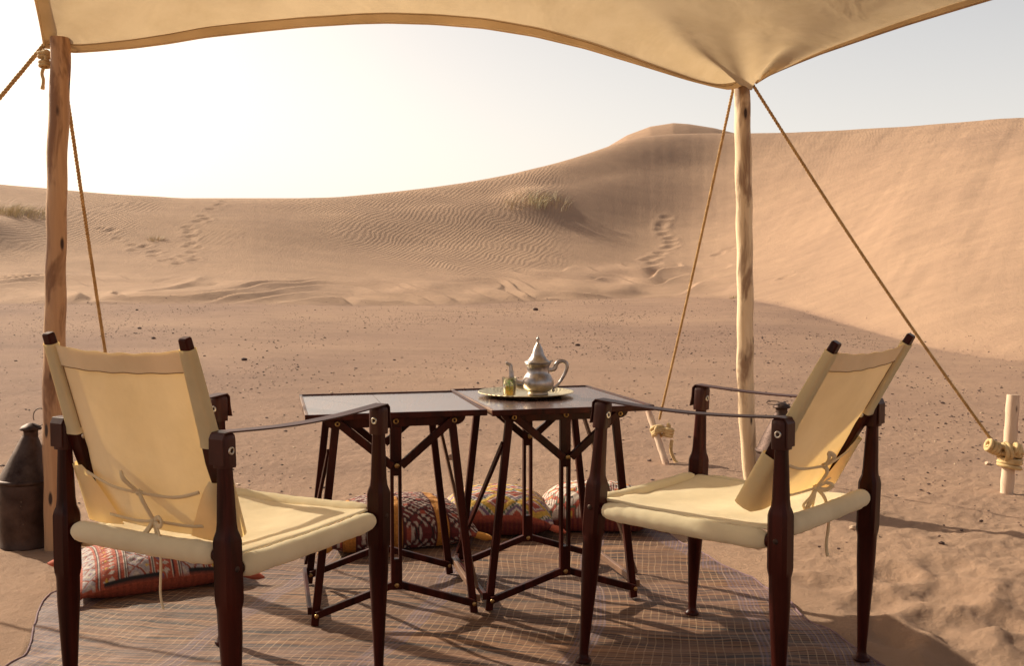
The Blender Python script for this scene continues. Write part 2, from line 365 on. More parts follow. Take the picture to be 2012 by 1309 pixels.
def base_z(a, rho, zc):
    Yb = smooth_tab(Yb_, a); Yc = smooth_tab(Yc_, a); zb = elev_z(smooth_tab(yb_, a), Yb)
    g = smooth_tab(g_, a); r = smooth_tab(r_, a)
    t = np.clip((rho - Yb) / (Yc - Yb), 0, 4)
    Sv = np.interp(t, TT, S_c) * (1 - r) + np.interp(t, TT, S_r) * r; Sv = Sv * (1 - g) + np.interp(t, TT, S_g) * g
    plain = zb * np.clip((rho - 4.5) / (Yb - 4.5), 0, 1) ** 1.35
    # ease the foot of the dune
    z = np.where(rho < Yb, plain, zb + (zc - zb) * Sv)
    return z, t, Yb, Yc
AS = np.linspace(A_[0], A_[-1], 140)
ZC = elev_z(smooth_tab(yc_, AS), smooth_tab(Yc_, AS)); rr = np.linspace(8, 60, 700)
for _ in range(4):
    z, _, _, _ = base_z(AS[:, None], rr[None, :], ZC[:, None])
    want = (elev_z(smooth_tab(yc_, AS), 10.0) - CAM_H) / 10.0
    ZC = ZC + (want - ((z - CAM_H) / rr).max(1)) * smooth_tab(Yc_, AS)
far_px = [1100, 1180, 1230, 1275, 1320, 1350, 1400, 1440, 1500, 1600]
far_y = [345, 297, 267, 250, 243, 245, 253, 263, 285, 330]
def terrain(a, rho):
    a = np.clip(a, A_[0], A_[-1]); zc = np.interp(a, AS, ZC)
    z, t, Yb, Yc = base_z(a, rho, zc)
    X = a * rho; Y = rho
    zf = elev_z(np.interp(a, (np.array(far_px) - 1006) / FPX, far_y, left=390, right=390), 72.0)
    k = np.exp(-((rho - 72.0) / 9.0) ** 2)
    z = z + np.maximum(zf - z, 0) * k * sstep(50, 58, rho)
    # soft scalloped terraces at the dune foot
    m = sstep(.0, .05, t) * (1 - sstep(.24, .36, t)) * np.clip(1 - 2.4 * smooth_tab(r_, a), 0, 1) * sstep(4, 9, rho)
    q = fbm(X * .32 + 3, Y * .16 + 1, 3, 5) * 4.2 + Y * .85 + X * .10
    f = q - np.floor(q); saw = np.where(f < .80, f / .80, (1 - f) / .20)
    z = z + m * .17 * saw * (0.6 + .6 * fbm(X * .5, Y * .5, 2, 9))
    # streaks running down the right slope
    z = z + smooth_tab(r_, a) * sstep(.02, .2, t) * (1 - sstep(.9, 1, t)) * .05 * fbm((X - .62 * Y) * .9, (X + Y) * .09, 4, 31)
    z = z + sstep(-.1, .2, t) * .06 * fbm(X * .22, Y * .22, 3, 77) * (t < 1.5)
    # low mound with grass, left
    z = z + .85 * np.exp(-((X + 14.6) / 1.6) ** 2 - ((Y - 25.5) / 1.5) ** 2)
    z = z + .22 * np.exp(-((X - .75) / .9) ** 2 - ((Y - 32.0) / .9) ** 2)
    return z, t
def hit(x, y):              # where the line of sight through a photo pixel meets the dunes
    d = _ray(x, y); a = d[0] / d[1]; R = np.linspace(5, 60, 1400)
    z, _ = terrain(np.full_like(R, a), R); zl = CAM_H + R * d[2] / d[1]
    i = np.argmax(z > zl); i = max(i, 1)
    return np.array([a * R[i], R[i], z[i]])

MAT_OUT = [(-1.25, .9), (-1.24, 1.6), (-1.207, 2.355), (-1.28, 2.62), (-1.337, 2.856), (-1.25, 3.06), (-1.02, 3.36), (-.769, 3.66), (-.3, 3.74),
           (.18, 3.76), (.43, 3.76), (.56, 3.60), (.671, 3.277), (.767, 2.922), (.822, 2.656), (.878, 2.355), (.93, 1.6), (.95, .9)]
def in_poly(x, y, poly):
    r = np.zeros(x.shape, bool); n = len(poly)
    for i in range(n):
        x0, y0 = poly[i]; x1, y1 = poly[(i + 1) % n]
        c = ((y0 > y) != (y1 > y)) & (x < (x1 - x0) * (y - y0) / (y1 - y0 + 1e-12) + x0); r ^= c
    return r
mo = np.array(MAT_OUT); mcx, mcy = -.2, 2.4
TH_C = math.radians(38)
th = np.concatenate([np.linspace(-math.pi, -TH_C, 90)[:-1], np.linspace(-TH_C, TH_C, 760), np.linspace(TH_C, math.pi, 90)[1:-1]])
rho = np.concatenate([np.geomspace(.5, 1.98, 40), np.geomspace(2.0, 17.5, 440), np.linspace(17.6, 46, 380), np.linspace(46.5, 100, 70), np.geomspace(102, 420, 20)])
TH, RH = np.meshgrid(th, rho)
thc = np.clip(TH, -TH_C, TH_C); aa = np.tan(thc); RR = RH / np.cos(thc); XX = RR * np.sin(TH); YY = RR * np.cos(TH)
ZZ, TTm = terrain(aa, RH)
near = 1 - sstep(5.0, 13, RH)
inside = in_poly(XX, YY, MAT_OUT)
dm = np.full(XX.shape, 9.0)
for i in range(len(MAT_OUT)):
    p, q = mo[i], mo[(i + 1) % len(mo)]; d = q - p
    tt = np.clip(((XX - p[0]) * d[0] + (YY - p[1]) * d[1]) / (d @ d), 0, 1)
    dm = np.minimum(dm, np.hypot(XX - p[0] - tt * d[0], YY - p[1] - tt * d[1]))
free = np.where(inside, 0, sstep(0.0, .22, dm))
trod = sstep(-.2, .9, XX * .8 - (YY - 2.6) * .55) * (1 - sstep(4.0, 5.5, YY))      # churned sand, lower right
amp = (.005 + .008 * trod) * near * free
rel = fbm(XX * 5.5, YY * 5.5, 4, 3) + .8 * trod * fbm(XX * 3.4 + 4, YY * 5.0, 3, 8)
ZZ = ZZ - .014 * sstep(0, .04, dm) * inside - .004 * (1 - sstep(.02, .09, dm)) + amp * rel + .005 * trod * free * fbm(XX * 22, YY * 22, 3, 33) + .004 * near * free * fbm(XX * 30, YY * 30, 3, 12) + .0035 * sstep(3, 6, RH) * fbm(XX * 1.1, YY * .8, 4, 14) * (TTm < .02)
def dent(px, py, r=.15, depth=.05, e=1.6, ang=0.0, p=None):
    global ZZ
    P = hit(px, py) if p is None else np.array(p)
    dx = XX - P[0]; dy = YY - P[1]; c, s = math.cos(ang), math.sin(ang); u = (dx * c + dy * s) / e; v = -dx * s + dy * c
    d2 = (u * u + v * v) / (r * r); k = d2 < 9
    ZZ[k] += -depth * np.exp(-d2[k]) + depth * .45 * np.exp(-((np.sqrt(d2[k]) - 1.5) / .45) ** 2)
for p in [(200, 450), (214, 455), (225, 452), (232, 471), (262, 482), (275, 486), (285, 484), (264, 492), (303, 497), (310, 494), (302, 504),
          (325, 514), (340, 510), (360, 504), (378, 506), (345, 514), (383, 512), (352, 519), (380, 497), (385, 488), (370, 486), (378, 480),
          (373, 470), (380, 467), (366, 466), (374, 458), (377, 453), (370, 448), (392, 436), (404, 432), (398, 424), (414, 412), (432, 402), (440, 396)]:
    dent(p[0] + random.uniform(-2, 2), p[1] + random.uniform(-1, 1), .105, .030, 1.4, random.uniform(-.5, .6))
for p in [(1310, 428), (1302, 440), (1298, 452), (1304, 462), (1316, 470), (1322, 484), (1312, 488), (1298, 498), (1290, 505), (1272, 512), (1280, 508), (1285, 518),
          (1430, 490), (1412, 500), (1445, 486), (1545, 545), (1300, 445), (1318, 478)]:
    dent(p[0], p[1], .13, .032, 1.4, .3)
for x, y, r, d in [(1.05, 2.80, .07, .020), (1.16, 2.62, .08, .026), (1.0, 2.55, .06, .018), (1.28, 2.9, .09, .022), (1.33, 2.66, .07, .022), (1.20, 3.08, .06, .015),
                   (1.12, 2.42, .07, .018), (1.42, 3.15, .08, .015), (.95, 3.0, .06, .013), (1.5, 2.75, .08, .02), (-1.75, 2.9, .07, .012), (-1.6, 2.7, .06, .012)]:
    dent(0, 0, r, d, 1.4, random.uniform(0, 3), (x, y, 0))
sand = sstep(-.03, .03, TTm + .012 * fbm(XX * .35, YY * .35, 2, 2))
nearsand = (1 - sstep(3.4, 7.5, RH + 1.0 * fbm(XX * .8, YY * .8, 3, 21))) * .85
sand = np.maximum(sand, nearsand)
acol = aa
rip = sstep(.26, .40, TTm) * (1 - sstep(.93, 1.02, TTm)) * (1 - sstep(.02, .07, acol)) * (.15 + .85 * sstep(-.22, .25, fbm(XX * .33, YY * .25, 4, 51) + .25 * sstep(-.3, 0, acol)))
rip = np.maximum(rip, .3 * sstep(.5, .9, TTm) * sstep(.2, .3, acol) * (TTm < 1.0))
nr, nc = XX.shape
idx = np.arange(nr * nc).reshape(nr, nc)
a0 = idx[:-1, :]; b0 = np.roll(idx, -1, 1)[:-1, :]; c0 = np.roll(idx, -1, 1)[1:, :]; d0 = idx[1:, :]
quads = np.stack([a0, b0, c0, d0], -1).reshape(-1, 4)
qt = (TTm[:-1, :]).reshape(-1); qr = RH[:-1, :].reshape(-1)
VV = np.stack([XX, YY, ZZ], -1).reshape(-1, 3)
def sub_mesh(name, sel, mat):
    q = quads[sel]; used, invx = np.unique(q, return_inverse=True); q = invx.reshape(-1, 4)
    me = bpy.data.meshes.new(name); me.vertices.add(len(used)); me.vertices.foreach_set('co', VV[used].astype(np.float32).ravel())
    me.loops.add(q.size); me.loops.foreach_set('vertex_index', q.astype(np.int32).ravel())
    me.polygons.add(len(q)); me.polygons.foreach_set('loop_start', np.arange(0, q.size, 4, dtype=np.int32))
    me.polygons.foreach_set('loop_total', np.full(len(q), 4, np.int32)); me.polygons.foreach_set('use_smooth', np.ones(len(q), bool))
    me.update(calc_edges=True)
    for nm, arr in (('sand', sand), ('ripple', rip)):
        at = me.attributes.new(nm, 'FLOAT', 'POINT'); at.data.foreach_set('value', arr.reshape(-1)[used].astype(np.float32))
    me.materials.append(mat); o = bpy.data.objects.new(name, me); COL.objects.link(o); tag(o, kind='structure'); return o
sub_mesh('ground', qt <= 0, MSAND)
sub_mesh('sand_dune', (qt > 0) & (qr < 52), MSAND)
sub_mesh('distant_dune', (qt > 0) & (qr >= 52), MSAND)
# small patch under the camera
G().add([(.49 * math.sin(t_) / math.cos(min(abs(t_), TH_C)) * 1.03, .49 * math.cos(t_) / math.cos(min(abs(t_), TH_C)) * 1.03, -.004) for t_ in th[::6]], [tuple(range(len(th[::6])))[::-1]]).build('ground', MSAND, kind='structure')

def gz(x, y):
    r = math.hypot(x, y); z, _ = terrain(np.array([x / y]), np.array([y])); return float(z[0])

# ------------------------------------------------------------------ pebbles and stones
ico_v, ico_f = None, None
import bmesh
bm = bmesh.new(); bmesh.ops.create_icosphere(bm, subdivisions=1, radius=1.0)
ico_v = np.array([v.co[:] for v in bm.verts]); ico_f = [tuple(v.index for v in f.verts) for f in bm.faces]; bm.free()
MSTD = mat_plain('dark_pebble', (0.035, 0.018, 0.015), (0.12, 0.060, 0.045), .8)
MSTP = mat_plain('pale_pebble', (0.34, 0.22, 0.14), (0.60, 0.44, 0.30), .8)
def pebbles(name, n, mat, smin, label, ylo, yhi):
    a = rng.uniform(-.56, .62, n); u = rng.uniform(0, 1, n); Y = np.sqrt(ylo ** 2 + u * (yhi ** 2 - ylo ** 2)); X = a * Y
    z, t = terrain(a, Y); keep = (t < .04) & (rng.uniform(0, 1, n) < .18 + 1.3 * np.clip(fbm(X * .9, Y * .45, 4, 71) + .12, 0, 1)) & ~in_poly(X, Y, MAT_OUT); X, Y, z = X[keep], Y[keep], z[keep]; n = len(X)
    s = smin * rng.lognormal(0, .42, n); s = np.minimum(s, smin * 3.4)
    V = np.empty((n, 12, 3)); F = []
    for i in range(n):
        R = Matrix.Rotation(rng.uniform(0, 6.28), 3, 'Z'); jit = ico_v * (1 + rng.uniform(-.25, .25, (12, 1))) * np.array([1.2, .9, .62]) * s[i]
        V[i] = jit @ np.array(R).T + np.array([X[i], Y[i], z[i] + s[i] * .18])
    F = (np.array(ico_f)[None] + (np.arange(n) * 12)[:, None, None]).reshape(-1, 3)
    me = bpy.data.meshes.new(name); me.from_pydata(V.reshape(-1, 3).tolist(), [], F.tolist()); me.materials.append(mat)
    o = bpy.data.objects.new(name, me); COL.objects.link(o); tag(o, label, 'pebbles', None, 'stuff')
pebbles('gravel', 36000, MSTD, .0048, 'dark pebbles scattered over the brown gravel plain', 3.4, 23)
pebbles('stone_chips', 1800, MSTP, .0060, 'pale stone chips scattered thinly over the gravel plain', 3.4, 20)
def stone(p, s, mat, label):
    bm = bmesh.new(); bmesh.ops.create_icosphere(bm, subdivisions=3, radius=1.0)
    V = np.array([v.co[:] for v in bm.verts]); F = [tuple(v.index for v in f.verts) for f in bm.faces]; bm.free()
    k = 1 + .28 * fbm(V[:, 0] * 1.3 + p[0] * 7, V[:, 1] * 1.3 + V[:, 2] * 1.7, 3, 4)
    V = V * k[:, None] * np.array([1.15, .8, .72]) * s + np.array([p[0], p[1], gz(p[0], p[1]) + s * .3])
    g = G().add(V, F, True); centre(g.build('stone', mat, None, label=label, cat='stone', group='stones lying on the gravel plain'))
MSB = mat_plain('brown_stone', (0.20, 0.11, 0.07), (0.36, 0.21, 0.13), .85)
stone(onz(885, 908), .026, MSB, 'brown stone on the sand seen between the legs of the left table')
stone(onz(1677, 1041), .014, MSTP, 'small pale stone on the sand beside the back leg of the right chair')
stone(onz(275, 689), .026, MSTD, 'dark stone just left of its pair above the left chair backrest')
stone(onz(302, 704), .024, MSTD, 'dark flat stone nearest the top edge of the left chair backrest')
stone(onz(480, 738), .026, MSTD, 'lone dark stone on the gravel between left chair and left table')
stone(onz(270, 663), .020, MSTD, 'small dark stone close to the left guy rope, farthest of the dark ones')
stone(onz(1052, 651), .045, MSTD, 'dark flat stone far out on the gravel straight above the teapot')
stone(onz(1135, 707), .026, MSTD, 'dark stone on the gravel above the teapot handle')

# ------------------------------------------------------------------ dune grass
MGR = mat_plain('dry_dune_grass', (0.40, 0.31, 0.17), (0.60, 0.47, 0.28), .8)
MGRG = mat_plain('green_dune_grass', (0.42, 0.36, 0.20), (0.62, 0.52, 0.33), .8)
def tuft(c, rad, h, n, mat, label, lean=(0.5, 0)):
    g = G()
    for i in range(n):
        a = rng.uniform(0, 6.28); r = rad * math.sqrt(rng.uniform(0, 1)); x = c[0] + r * math.cos(a); y = c[1] + r * math.sin(a) * .7
        z = gz(x, y) - .02; hh = h * rng.uniform(.35, 1.0); wv = .0035 * rng.uniform(.7, 1.8)
        dx = math.cos(a) * hh * rng.uniform(.1, .8) + lean[0] * hh * .5; dy = math.sin(a) * hh * rng.uniform(.1, .6)
        side = unit([math.sin(a * 3.1), math.cos(a * 3.1), 0]); P = []
        for k, w_ in ((0, 1), (.4, .9), (.75, .6), (1, .08)):
            p = np.array([x + dx * k * k, y + dy * k * k, z + hh * (k - .25 * k * k)]); P.append((p - side * wv * w_, p + side * wv * w_))
        vs = [q for pr in P for q in pr]; g.add(vs, [(0, 1, 3, 2), (2, 3, 5, 4), (4, 5, 7, 6)], True)
    centre(g.build('dune_grass', mat, None, label=label, cat='grass tuft', group='grass tufts growing on the dunes'))
p = hit(1055, 405); tuft(p, .30, .75, 130, MGRG, 'tallest green grass tuft in the middle of the clump on the central dune')
p = hit(1010, 405); tuft(p, .45, .55, 70, MGR, 'sparse dry grass tuft at the left of the clump on the central dune')
p = hit(1095, 405); tuft(p, .50, .60, 75, MGR, 'sparse dry grass tuft at the right of the clump on the central dune')
p = hit(1040, 385); tuft(p, .6, .45, 60, MGR, 'low dry grass behind the green tuft on the central dune')
for x_, y_, n_, lb in ((12, 412, 420, 'dry grass on top of the sand mound at the left edge of the view'), (52, 418, 380, 'dry grass trailing off the right side of the sand mound')):
    p = hit(x_, y_ + 6); tuft(p, .7, .38, n_, MGR, lb)
p = hit(306, 472); tuft(p, .22, .2, 90, MGR, 'tiny dry grass tuft on the left dune above the footprints')
p = hit(1440, 586); tuft(p, .08, .14, 40, MGR, 'tiny yellow sprig at the foot of the dune beside the right tent pole')

# ------------------------------------------------------------------ mat
mo_l = [p for p in MAT_OUT[:8]]; mo_r = MAT_OUT[10:][::-1]
L_edge = np.array([(y, x) for x, y in mo_l]); R_edge = np.array([(y, x) for x, y in mo_r])
ang = math.radians(-9)
nv, nu = 300, 200
ys = np.linspace(.9, 3.76, nv)
P = np.zeros((nv, nu, 3)); UVM = np.zeros((nv, nu, 3)); EDG = np.zeros((nv, nu))
for i, y in enumerate(ys):
    xl = float(pchip(L_edge[:, 0], L_edge[:, 1], np.array([min(y, 3.66)]))[0]); 
    if y > 3.66: xl = -.769 + (y - 3.66) / .10 * .95
    xr = float(np.interp(y, R_edge[:, 0], R_edge[:, 1]))
    xr += .012 * math.sin(y * 9) + .006 * math.sin(y * 23); xl += .010 * math.sin(y * 8 + 1)
    s = np.linspace(0, 1, nu); x = xl + (xr - xl) * s
    P[i, :, 0] = x; P[i, :, 1] = y
    UVM[i, :, 0] = x * math.cos(ang) + y * math.sin(ang) + .03 * np.sin(y * 4 + x * 2); UVM[i, :, 1] = -x * math.sin(ang) + y * math.cos(ang) + .02 * np.sin(x * 5)
    d = np.minimum(x - xl, xr - x); d = np.minimum(d, 3.76 - y + 0 * x); EDG[i] = (d < .075)
wr = fbm(P[..., 0] * 2.2, P[..., 1] * 7.0, 3, 61)
P[..., 2] = .009 + .010 * np.clip(wr, -.4, 1) + .003 * fbm(P[..., 0] * 12, P[..., 1] * 22, 2, 62)
# flat where furniture stands is not needed: relief stays under a few millimetres
g = G().grid(P); mat_root = empty('floor_mat', (-.2, 2.4, 0), 'large woven reed mat striped in violet, spread on the sand under the tables', 'mat')
mo_ob = g.build('woven_field', MMAT, mat_root)
for nm, arr, typ in (('UVM', UVM, 'FLOAT_VECTOR'), ('edge', EDG, 'FLOAT')):
    at = mo_ob.data.attributes.new(nm, typ, 'POINT'); at.data.foreach_set('vector' if typ == 'FLOAT_VECTOR' else 'value', arr.astype(np.float32).ravel())
MBIND = mat_plain('violet_binding', (0.10, 0.055, 0.070), (0.20, 0.12, 0.13), .9, 60)
path = [tuple(P[i, -1]) for i in range(0, nv, 3)]; pathl = [tuple(P[i, 0]) for i in range(0, nv - 12, 3)]
for pp in (path, pathl, [tuple(P[-1, j]) for j in range(0, nu, 4)]):
    G().tube([(a_, b_, c_ + .0005) for a_, b_, c_ in pp], .0026, 8, True).build('edge_binding', MBIND, mat_root)

# ------------------------------------------------------------------ cushions
def hexc(r, g_, b): return np.array([r, g_, b], float)
RED = hexc(.42, .085, .045); DRED = hexc(.16, .022, .020); ORG = hexc(.62, .27, .045); WHT = hexc(.60, .52, .43); BLK = hexc(.015, .012, .014)
YEL = hexc(.60, .38, .06); GRY = hexc(.33, .29, .29); GRN = hexc(.10, .15, .09); PNK = hexc(.50, .14, .15); VIO = hexc(.20, .12, .20); RUST = hexc(.40, .085, .040)
def sel(c, m, col): c[m] = col; return c
def diam(u, v, k1, k2): return np.abs((u * k1) % 1 - .5) + np.abs((v * k2) % 1 - .5)
def pat_left(u, v):          # u along, v across, 0..1
    c = np.empty(u.shape + (3,)); c[:] = RUST
    q = (u * 3.3 + .12) % 1
    m = (q > .10) & (q < .52); d = diam(u * 3.3 - .31, v, 2.4, 7.5)
    c = sel(c, m, GRY * 1.15); c = sel(c, m & (d % .34 < .14), WHT * .85); c = sel(c, m & (d % .5 > .40), RED * .7); c = sel(c, m & (d < .09), YEL)
    c = sel(c, m & (d > .93), VIO)
    for o in (.06, .56, .93): 
        for k, cc in ((0, WHT), (.018, BLK), (.036, WHT), (.054, DRED)): c = sel(c, np.abs(q - o - k) < .009, cc)
    m = (q > .66) & (q < .88); c = sel(c, m & (diam(u * 3.3, v, 5, 22) < .35), WHT * .9); c = sel(c, m & (diam(u * 3.3 + .1, v + .02, 5, 11) < .16), YEL); c = sel(c, m & (diam(u * 3.3, v, 2.5, 9) > .82), VIO)
    e = (v < .022); c = sel(c, e & ((u * 2.1) % 1 > .35), BLK); c = sel(c, (u < .05) , RUST); return c
def pat_bolster(u, v):
    c = np.empty(u.shape + (3,)); c[:] = DRED
    q = (u * 3.3 + .655) % 1; o = (q < .27)
    a = (u * 9.5 + v * 11) ; b = (u * 9.5 - v * 11); fa = a % 1; fb = b % 1
    key = (np.abs((a * 2) % 1 - .5) < .17) & (np.floor(b * 2) % 3 != 0) | (np.abs((b * 2) % 1 - .5) < .17) & (np.floor(a * 2) % 3 == 1)
    c = sel(c, key, WHT * .95); c = sel(c, (diam(a / 2, b / 2, 1, 1) < .16), RED); c = sel(c, (np.abs(fa - .5) < .05) | (np.abs(fb - .5) < .05), BLK)
    c = sel(c, o, ORG); c = sel(c, o & (fbm(u * 60, v * 8, 3, 3) > .2), ORG * .82); c = sel(c, (q > .27) & (q < .31) | (q > .97), DRED * .6); return c
def pat_red(u, v):
    c = np.empty(u.shape + (3,)); c[:] = PNK * .8
    d = diam(u, v, 3, 4); c = sel(c, d > .5, WHT); c = sel(c, (d > .62) & (d < .72), VIO); c = sel(c, (d > .8), RED)
    c = sel(c, (d > .30) & (d < .5), YEL); c = sel(c, (d > .18) & (d < .24), WHT); c = sel(c, d < .14, RED)
    k = ((u * 24) % 1 > .55) ^ ((v * 20) % 1 > .5); c = sel(c, k & (d > .5) & (d < .62), GRN)
    c = sel(c, ((v * 4) % 1 < .07), RED); c = sel(c, ((v * 4) % 1 > .96), WHT * .8); return c
def pat_white(u, v):
    c = np.empty(u.shape + (3,)); c[:] = WHT * 1.1
    a = u * 5 + v * 4; b = u * 5 - v * 4
    c = sel(c, (np.abs(a % 1 - .5) < .11) | (np.abs(b % 1 - .5) < .11), RED * 1.15)
    d = diam(a, b, 1, 1); c = sel(c, (d < .38) & (d > .26), GRN); c = sel(c, d < .12, YEL); c = sel(c, (d > .9), BLK)
    m = (np.floor(a) % 3 == 1); c = sel(c, m & ((u * 42) % 1 < .4) & (d > .3), DRED); return c
def pat_side(u, v, base, stripe): 
    c = np.empty(u.shape + (3,)); c[:] = base; return sel(c, (u * 26) % 1 < .42, stripe)
def cushion(c, W, D, T, ang, pat, under, under2, label, n=170, tilt=0.0, tassels=None, name='cushion', border=.12, wrap=False):
    nu_, nv_ = n, int(n * .8)
    U, Vv = np.meshgrid(np.linspace(-1, 1, nu_), np.linspace(-1, 1, nv_), indexing='ij')
    f = np.clip((1 - np.abs(U) ** 2.6), 0, 1) ** .52 * np.clip((1 - np.abs(Vv) ** 2.6), 0, 1) ** .52
    x = U * W / 2 * (1 - .075 * (1 - Vv ** 2)); y = Vv * D / 2 * (1 - .085 * (1 - U ** 2))
    lump = 1 + .05 * fbm(U * 2 + c[0] * 5, Vv * 2, 3, 5)
    cor = (np.abs(U) * np.abs(Vv)) ** 3
    h0 = T * .30 * (1 - .55 * cor) + .004
    top = h0 + T * .64 * f * lump; bot = h0 * (1 - np.clip(f * 1.9, 0, 1)) + .001
    top += .004 * fbm(U * 9, Vv * 9, 2, 9) * f
    ca, sa_ = math.cos(ang), math.sin(ang)
    root = empty(name, (c[0], c[1], .012), label, 'cushion', 'kilim cushions lying on the mat')
    def world(zz): 
        q = np.stack([c[0] + x * ca - y * sa_, c[1] + x * sa_ + y * ca, .012 + zz + tilt * (Vv + 1) * D / 2], -1); return q
    u01 = (U + 1) / 2; v01 = (Vv + 1) / 2
    for nm, zz, col in (('embroidered_top', top, pat(u01, v01)), ('underside', bot, pat(u01, v01) if wrap else pat_side(u01, v01, under, under2))):
        g = G(); Pq = world(zz); Pq = Pq if nm == 'embroidered_top' else Pq[:, ::-1]; g.grid(Pq[::-1] if nm == 'embroidered_top' else Pq[::-1])
        if nm == 'embroidered_top':
            # the plain border cloth comes up over the edge of the top face
            e = np.maximum(np.abs(U) ** 1, np.abs(Vv)); s_ = pat_side(u01, v01, under, under2); mk = (f < border); col = np.where(mk[..., None], s_, col)
        o = g.build(nm, MKIL, root)
        colr = col if nm == 'embroidered_top' else col[:, ::-1]; colr = colr[::-1]
        ca_ = o.data.color_attributes.new('Col', 'FLOAT_COLOR', 'POINT'); ca_.data.foreach_set('color', np.concatenate([colr, np.ones(colr.shape[:2] + (1,))], -1).astype(np.float32).ravel())
    for su, sv in ((-1, -1), (1, -1), (1, 1), (-1, 1)):
        px_, py_ = su * W / 2, sv * D / 2; q = np.array([c[0] + px_ * ca - py_ * sa_, c[1] + px_ * sa_ + py_ * ca, .012 + T * .16 + .004 + tilt * (sv + 1) * D / 2])
        d = unit([su * ca - sv * sa_, su * sa_ + sv * ca, -.15])
        o = G().tube([q - d * .03, q, q + d * .022, q + d * .045], [.012, .014, .012, .003], 8).build('corner_tuft', MTUF[0] if tassels is None else tassels, root)
    return root
MTUF = [mat_plain('rust_cloth', tuple(RUST * .8), tuple(RUST * 1.1), .9)]
MTUO = mat_plain('yellow_cloth', tuple(ORG * .8), tuple(ORG), .9)
cushion((-1.115, 3.045), .50, .42, .125, math.radians(29), pat_left, RUST, RUST * .8, 'rust red kilim cushion on the mat under the left chair')
cushion((-.415, 3.49), .54, .34, .168, math.radians(19), pat_bolster, ORG * .9, DRED, 'plump cushion with wide orange stripes and black and white lattice behind left table', tassels=MTUO, border=-1, wrap=True)
cushion((-.06, 3.69), .42, .36, .155, math.radians(3), pat_red, DRED, RED * .5, 'red kilim cushion with a yellow diamond between the orange striped and the pale one')
cushion((.315, 3.745), .44, .36, .160, math.radians(-4), pat_white, RED * .6, DRED, 'pale kilim cushion with red lattice lying behind the right table')

